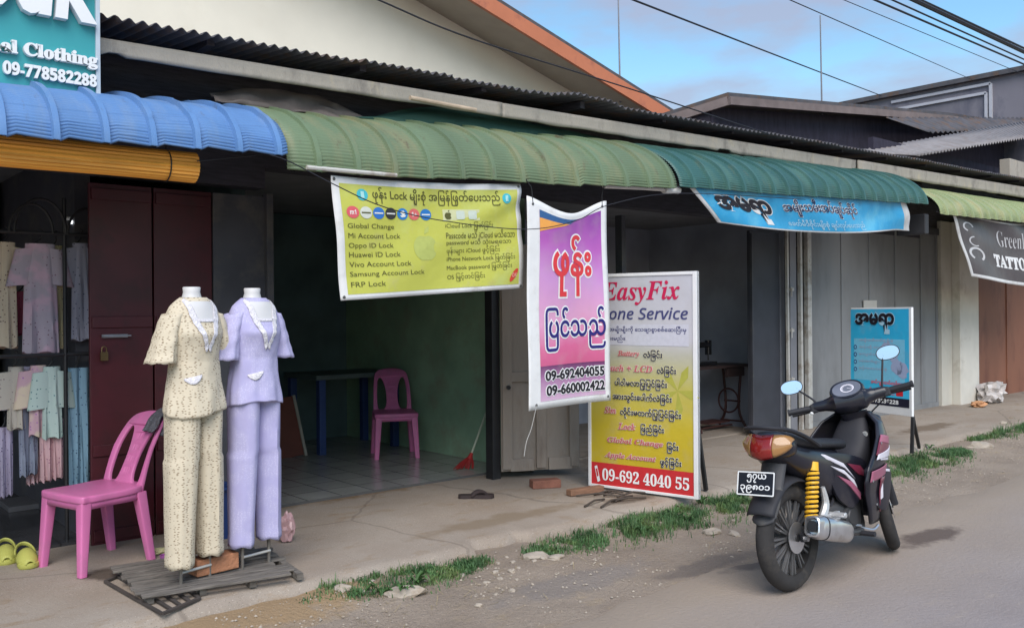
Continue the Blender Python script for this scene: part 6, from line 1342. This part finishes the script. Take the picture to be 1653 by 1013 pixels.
mb.bar(dc + du_ * -0.005 + dn_ * .017, dc + du_ * -0.028 + dw_ * 0.01 + dn_ * .017, 0.003, 0.001, dn_)
BB(MSb(mb), 'dial_marks', WHS, dial, smooth=0)
for s in (-1, 1):
    BB(MSb(MB().tube([(0.87, s * .24, 1.015), (0.845, s * .375, 1.02)], [0.019, 0.018], 12).cyl((0.844, s * .375, 1.02), (0.842, s * .388, 1.02), 0.022)), 'grip', BLKM)
    BB(MSb(MB().box((0.875, s * .225, 1.01), (0.06, 0.05, 0.06))), 'switch_box', BLKM, smooth=0, bevel=0.012)
    BB(MSb(MB().tube(catmull([(0.915, s * .215, 1.0), (0.925, s * .29, 0.995), (0.905, s * .37, 0.995)], 5), 0.008, 6, flat=1.4)), 'lever', BLKM)
    base_ = V(0.885, s * .205, 1.03); tip = V(0.93, s * .30, 1.165) if s > 0 else V(0.93, s * .275, 1.235)
    BB(MSb(MB().tube(catmull([base_, base_ + V(0.0, s * 0.01, 0.035), tip - V(0, s * 0.012, 0.02), tip], 5), 0.0065, 8)), 'mirror_stalk', BLKM)
    mc = tip + V(-0.005, s * 0.028, 0.012); mn = V(-1, -s * 0.12, 0.10).normalized(); ma = V(0, 1, 0) - mn * mn.y; ma.normalize(); mz = mn.cross(ma)
    mc_ = BB(MSb(MB().loft([ell(mc - mn * 0.028, ma * .03, mz * .02, 24, 2.2), ell(mc - mn * 0.016, ma * .066, mz * .042, 24, 2.3), ell(mc, ma * .073, mz * .047, 24, 2.3)])), 'mirror', BLKM, smooth=50)
    BB(MSb(MB().loft([ell(mc + mn * 0.0008, ma * .068, mz * .043, 24, 2.3), ell(mc + mn * 0.002, ma * .067, mz * .042, 24, 2.3)])), 'mirror_glass', GLASS, mc_, smooth=40)
BB(MSb(MB().blob((0.855, .245, 0.985), (0.012, 0.012, 0.012), 0)), 'horn_button', WHITE)
BB(MB().tube(catmull([(0.90, -.05, .80), (0.86, -.09, .78), (0.84, -.085, .74), (0.86, -.05, .73)], 5), 0.006, 6), 'bag_hook', CHROME)

# cables, bolts, key lock
for pts in ([(0.90, -.20, 1.0), (0.99, -.16, 1.03), (1.03, -.06, .97), (1.01, -.03, .88)], [(0.90, .20, 1.0), (1.0, .15, 1.02), (1.03, .05, .96), (1.01, .03, .87)], [(0.915, -.215, .99), (1.0, -.19, .96), (1.02, -.10, .90)]):
    BB(MSb(MB().tube(catmull(pts, 6), 0.005, 6)), 'control_cable', BLKM)
BB(MB().cyl((0.86, -.10, .80), (0.845, -.105, .80), 0.017, None, 16).cyl((0.846, -.105, .80), (0.842, -.106, .80), 0.009, None, 12), 'key_lock', CHROME)
for sg in (-1, 1):
    for t_, s_ in ((0.30, 0.96), (0.62, 0.96), (0.86, 0.9)):
        p = shield_pt(t_, s_, 0.017); p.y *= sg; BB(MB().cyl(p, p + V(0, sg * 0.004, 0), 0.007, None, 10), 'screw', STEEL)
    BB(MB().cyl((0.0, sg * .100, .30), (0.0, sg * .125, .30), 0.016, None, 6), 'axle_nut', STEEL)
    BB(MB().bar((0.13, sg * 0.138, .40), (0.20, sg * 0.150, .34), 0.012, 0.02), 'bracket', ENG, smooth=0)
BB(MB().tube(catmull([(0.46, .05, .46), (0.40, -.08, .47), (0.30, -.11, .44), (0.22, -.09, .52)], 6), 0.008, 6), 'breather_hose', BLKM)
BB(MB().box((0.30, 0.105, 0.315), (0.56, 0.03, 0.07)), 'chain_case', BLKM, smooth=0, bevel=0.012)
BB(MB().tube([(0.46, -.11, .30), (0.62, -.135, .27)], 0.010, 6), 'kick_lever', CHROME)
# ------------------------------------------------------------------ houses behind, wires
CREAMW = mat('cream_house_wall', (0.80, 0.745, 0.63), rough=0.9, var=0.04, scale=1.5, dirt=(0.72, 0.65, 0.52), dirt_scale=0.8, dirt_pos=(0.5, 0.85))
RED = mat('orange_red_trim', (0.50, 0.17, 0.085), rough=0.6, var=0.1, scale=2, dirt=(0.38, 0.13, 0.075), dirt_scale=2)
SOFF = mat('beige_soffit', (0.40, 0.35, 0.29), rough=0.85, var=0.05)
gh = thing('gabled_house', 'cream gabled house with an orange red verge rising behind the shops', 'house', (3, 12, 0))
rx0, rz0, slope = 9.17, 6.65, -0.2645
def rz(x): return rz0 + slope * (x - rx0)
ridge = 1.6
def roofslab(mb, xa, xb, y0, y1, dz0, dz1):
    vs = []
    for x in (xa, xb):
        for y in (y0, y1):
            for d in (dz0, dz1): vs.append((x, y, rz(x) + d))
    mb.add(vs, [(0, 1, 3, 2), (4, 6, 7, 5), (0, 2, 6, 4), (1, 5, 7, 3), (0, 4, 5, 1), (2, 3, 7, 6)])
mb = MB(); roofslab(mb, ridge, 15.0, 10.98, 24, -0.02, 0.05)
lft = [V(2 * ridge - p.x, p.y, p.z) for p in mb.v]; mb.add(lft, [tuple(reversed(f)) for f in mb.f[:6]])
build(mb, 'roof', TIN, gh, smooth=0)
mb = MB(); roofslab(mb, ridge, 15.0, 10.96, 11.02, -0.27, -0.02)
build(mb, 'verge_board', RED, gh, smooth=0)
mb = MB(); roofslab(mb, ridge, 15.0, 11.02, 12.0, -0.15, -0.13); build(mb, 'soffit', SOFF, gh, smooth=0)
wx = 12.6
mb = MB(); vs = [(-8, 12, 0), (wx, 12, 0), (wx, 12, rz(wx) - 0.14), (ridge, 12, rz(ridge) - 0.14), (-8, 12, rz(2 * ridge + 8) - 0.14)]; vs += [(x, 23, z) for x, y, z in vs]
mb.add(vs, [(0, 1, 2, 3, 4), (9, 8, 7, 6, 5), (0, 5, 6, 1), (1, 6, 7, 2), (2, 7, 8, 3), (3, 8, 9, 4), (4, 9, 5, 0)]); build(mb, 'wall', CREAMW, gh, smooth=0)

# dark timber house with a mono-pitch roof
NAVY = mat('dark_shaded_wall', (0.03, 0.026, 0.042), rough=0.85, var=0.3, scale=3, stretch=(4, 1, 1))  # near-black wall colour carries the shade under the eave
TRIM = mat('weathered_trim', (0.17, 0.135, 0.13), rough=0.8, var=0.2, scale=4)
dh = thing('timber_house', 'dark timber house with a low pitched roof behind the teal awning', 'house', (16, 9, 0))
top = [py(1175, 155, 8.5), py(1300, 166, 8.5), py(1420, 176, 8.5), py(1530, 186, 8.5), py(1600, 196, 8.5), py(1660, 211, 8.5), py(1740, 226, 8.5)]
bk = py(1175, 155, 8.5) + V(-1.2, 4.6, -0.75)
mb = MB(); n_ = len(top)
for dz in (0.06, -0.02):
    for p in top: mb.v.append(p + V(0, 0, dz))
    for p in top: mb.v.append(V(p.x - 1.2, p.y + 4.6, p.z - 0.75 + dz))
for i in range(n_ - 1):
    a = i; mb.f.append((a, a + 1, n_ + a + 1, n_ + a)); o = 2 * n_; mb.f.append((o + a, o + n_ + a, o + n_ + a + 1, o + a + 1))
    mb.f.append((a, o + a, o + a + 1, a + 1)); mb.f.append((n_ + a, n_ + a + 1, o + n_ + a + 1, o + n_ + a))
mb.f.append((0, n_, 3 * n_, 2 * n_)); mb.f.append((n_ - 1, 3 * n_ - 1, 4 * n_ - 1, 2 * n_ - 1))
build(mb, 'roof', TIN, dh, smooth=0)
mb = MB()
for a, b in zip(top[:-1], top[1:]): mb.bar(a + V(0, -0.03, -0.08), b + V(0, -0.03, -0.08), 0.05, 0.13)
mb.bar(top[0] + V(0.0, 0, -0.08), V(bk.x, bk.y, bk.z - 0.08), 0.05, 0.14)
build(mb, 'verge_board', TRIM, dh, smooth=0)
mb = MB(); ft = [p + V(0, 0.35, -0.12) for p in top]
vs = [(p.x, p.y, 2.0) for p in ft] + [tuple(p) for p in ft]; mb.add(vs, [(i, i + 1, n_ + i + 1, n_ + i) for i in range(n_ - 1)])
vs = [tuple(ft[0]), (ft[0].x, ft[0].y, 2), (bk.x, bk.y, 2), (bk.x, bk.y, bk.z - 0.2)]; mb.add(vs, [(0, 1, 2, 3)])
build(mb, 'wall', NAVY, dh, smooth=0, solid=0.05)
# lean-to sheets in front of it
PTIN = mat('pale_weathered_tin', (0.22, 0.205, 0.205), rough=0.6, var=0.15, scale=2, dirt=(0.2, 0.17, 0.16), dirt_scale=2.5, stretch=(6, 1, 1))
A, B, C_, D_ = py(1375, 245, 7.9), py(1655, 196, 7.9), py(1480, 251, 7.0), py(1680, 219, 7.0)
A = py(1375, 246, 7.6)
def fn(u, v):
    p = C_.lerp(D_, u).lerp(A.lerp(B, u), v); return p + V(0, 0, 0.022 * math.sin(u * 2 * math.pi * 44))
build(MB().grid(fn, 352, 4), 'lean_to_roof', PTIN, dh, smooth=60, solid=0.005)
A2, B2, C2, D2 = py(1430, 190, 8.3), py(1680, 190, 8.3), py(1500, 214, 7.8), py(1700, 208, 7.8)
def fn(u, v):
    p = C2.lerp(D2, u).lerp(A2.lerp(B2, u), v); return p + V(0, 0, 0.02 * math.sin(u * 2 * math.pi * 30))
build(MB().grid(fn, 240, 4), 'lean_to_roof', TIN, dh, smooth=60, solid=0.005)
build(MB().box((19.3, 7.6, 3.6), (9.0, 0.1, 2.0)), 'wall', NAVY, dh, smooth=0)
c0 = py(1640, 268, 6.9)
build(MB().box((c0.x + 0.5, 7.0, c0.z - 0.25), (1.6, 0.2, 0.75)), 'concrete_block', FASC, dh, smooth=0, bevel=0.01)
# concrete house on the right with a white moulding
GCON = mat('stained_concrete', (0.17, 0.16, 0.185), rough=0.9, var=0.2, scale=0.8, dirt=(0.10, 0.10, 0.13), dirt_scale=0.9, stretch=(1, 1, 0.5))
chh = thing('concrete_house', 'tall grey concrete house with white double moulding at the far right', 'house', (26, 10, 0))
X0 = 24.0; q = [px(1405, 165, X0), px(1700, 101, X0)]
mb = MB(); y0, y1 = q[1].y - 2.0, q[0].y + 1.5; z0 = 7.5
mb.box((X0 + 4, (y0 + y1) / 2, 3.74), (8, y1 - y0, 7.48)); build(mb, 'wall', GCON, chh, smooth=0)
build(MB().box((X0 + 4, (y0 + y1) / 2, 7.54), (8.3, y1 - y0 + 0.3, 0.12)), 'roof_slab', TIN, chh, smooth=0)
mb = MB(); MW = mat('white_moulding', (0.42, 0.42, 0.46), rough=0.7, var=0.06)
for off in (0.0, 0.22):
    a, b, c = px(1440, 168, X0), px(1600, 135, X0), px(1600, 190, X0)
    a = V(X0 - 0.03, a.y, b.z - off); b2 = V(X0 - 0.03, b.y + off * 0.5, b.z - off); c2 = V(X0 - 0.03, b.y + off * 0.5, c.z - 1.0)
    mb.bar(a, b2, 0.06, 0.07); mb.bar(b2, c2, 0.06, 0.07, (0, 1, 0))
build(mb, 'moulding', MW, chh, smooth=0)
# small palm tuft beyond the dark roof
pc = py(1412, 170, 14)
pm = thing('palm_tree', 'tiny dark palm top showing beyond the dark roof', 'palm', (pc.x, pc.y, 0))
LEAF = mat('leaf', (0.035, 0.07, 0.03), rough=0.6, var=0.3)
mb = MB()
for i in range(9):
    a = i * 0.7; d = V(math.cos(a), math.sin(a), 0); pts = [pc + d * (0.75 * t) + V(0, 0, 0.35 * t - 0.55 * t * t) for t in (0, .25, .5, .75, 1)]
    mb.tube(pts, [0.02, 0.09, 0.10, 0.07, 0.01], 6, flat=0.25)
build(mb, 'crown', LEAF, pm)
build(MB().tube([(pc.x, pc.y, 0), (pc.x + 0.1, pc.y, pc.z * 0.5), tuple(pc)], [0.16, 0.12, 0.09], 8), 'trunk', TRIM, pm)
# antenna poles
for (x, y0_, y1_, Y, lab) in ((1000, -6, 124, 11.4, 'thin bare antenna pole rising by the red verge of the cream house'), (1326, 25, 165, 8.9, 'thin antenna pole with a free tip above the dark roof')):
    a = py(x - 2, y0_, Y); b = py(x + 1, y1_, Y); d = (a - b)
    mb = MB().tube([b - V(0, 0, 0.5), a], [0.02, 0.013], 6); o = build(mb, 'antenna_pole', mat('galvanised', (0.22, 0.22, 0.24), rough=0.5, metal=0.5), None, lab, 'antenna')
# wires
WIRE = mat('black_cable', (0.02, 0.02, 0.026), rough=0.6)
def wire(a, b, r, lab, sag=0.0, cat='cable', grp=None):
    a, b = Vector(a), Vector(b)
    pts = [a.lerp(b, t) - V(0, 0, sag * 4 * t * (1 - t)) for t in [i / 24 for i in range(25)]]
    return build(MB().tube(pts, r, 6), 'power_line', WIRE, None, lab, cat, grp)
def ext(x0, y0, x1, y1, Ya, Yb, ea=1.5, eb=5.0):
    a, b = py(x0, y0, Ya), py(x1, y1, Yb); d = b - a; return a - d * ea, b + d * eb
g = 'overhead cables crossing the sky'
wire(*ext(1475, 0, 1653, 84, 4.0, 4.0), 0.022, 'thickest black overhead cable cutting the upper right corner', 0, grp=g)
wire(*ext(1512, 12, 1653, 78, 4.05, 4.05), 0.012, 'black cable twisted close above the thickest one in the upper right corner', 0, grp=g)
wire(*ext(1440, 0, 1653, 96, 4.2, 4.2), 0.009, 'cable just below the thickest one at the upper right', 0, grp=g)
wire(*ext(1412, 0, 1653, 104, 4.4, 4.4), 0.011, 'lower of the dark cables running to the right edge', 0, grp=g)
wire(*ext(1362, 0, 1640, 115, 4.6, 4.6, 2.0, 5.0), 0.004, 'very faint thin cable left of the dark bundle', 0, grp=g)
wire(*ext(1275, 0, 1572, 130, 5.4, 8.6, 1.2, 0.0), 0.006, 'thin cable ending on the top of the concrete house', 0, grp=g)
wire(*ext(1030, 0, 1432, 158, 6.2, 12.4, 1.0, 0.0), 0.011, 'long black cable crossing the open sky down to the dark roof', 0.02, grp=g)
a, b, c, d = py(606, -2, 5.22), py(760, 62, 5.22), py(1000, 138, 5.22), py(1160, 190, 5.22)
build(MB().tube(catmull([a - (b - a), a, b, c, d, d + (d - c) * 0.6], 8), 0.006, 6), 'power_line', WIRE, None, 'thin black cable drooping across the cream gable to the shop roof', 'cable', g)
pts = [py(*p, 4.68) for p in ((436, 250), (470, 262), (540, 298), (620, 334), (720, 357), (850, 370), (930, 356), (985, 330), (1100, 312), (1300, 322))]
build(MB().tube(catmull(pts, 6), 0.0035, 6), 'loose_wire', WIRE, None, 'thin black wire sagging in front of the yellow and purple banners', 'wire')
pts = [py(*p, 4.85) for p in ((318, 260), (360, 256), (400, 252), (440, 246))]
build(MB().tube(pts, 0.004, 6), 'loose_wire', WIRE, None, 'short black wire from the bamboo blind to the awning end', 'wire')
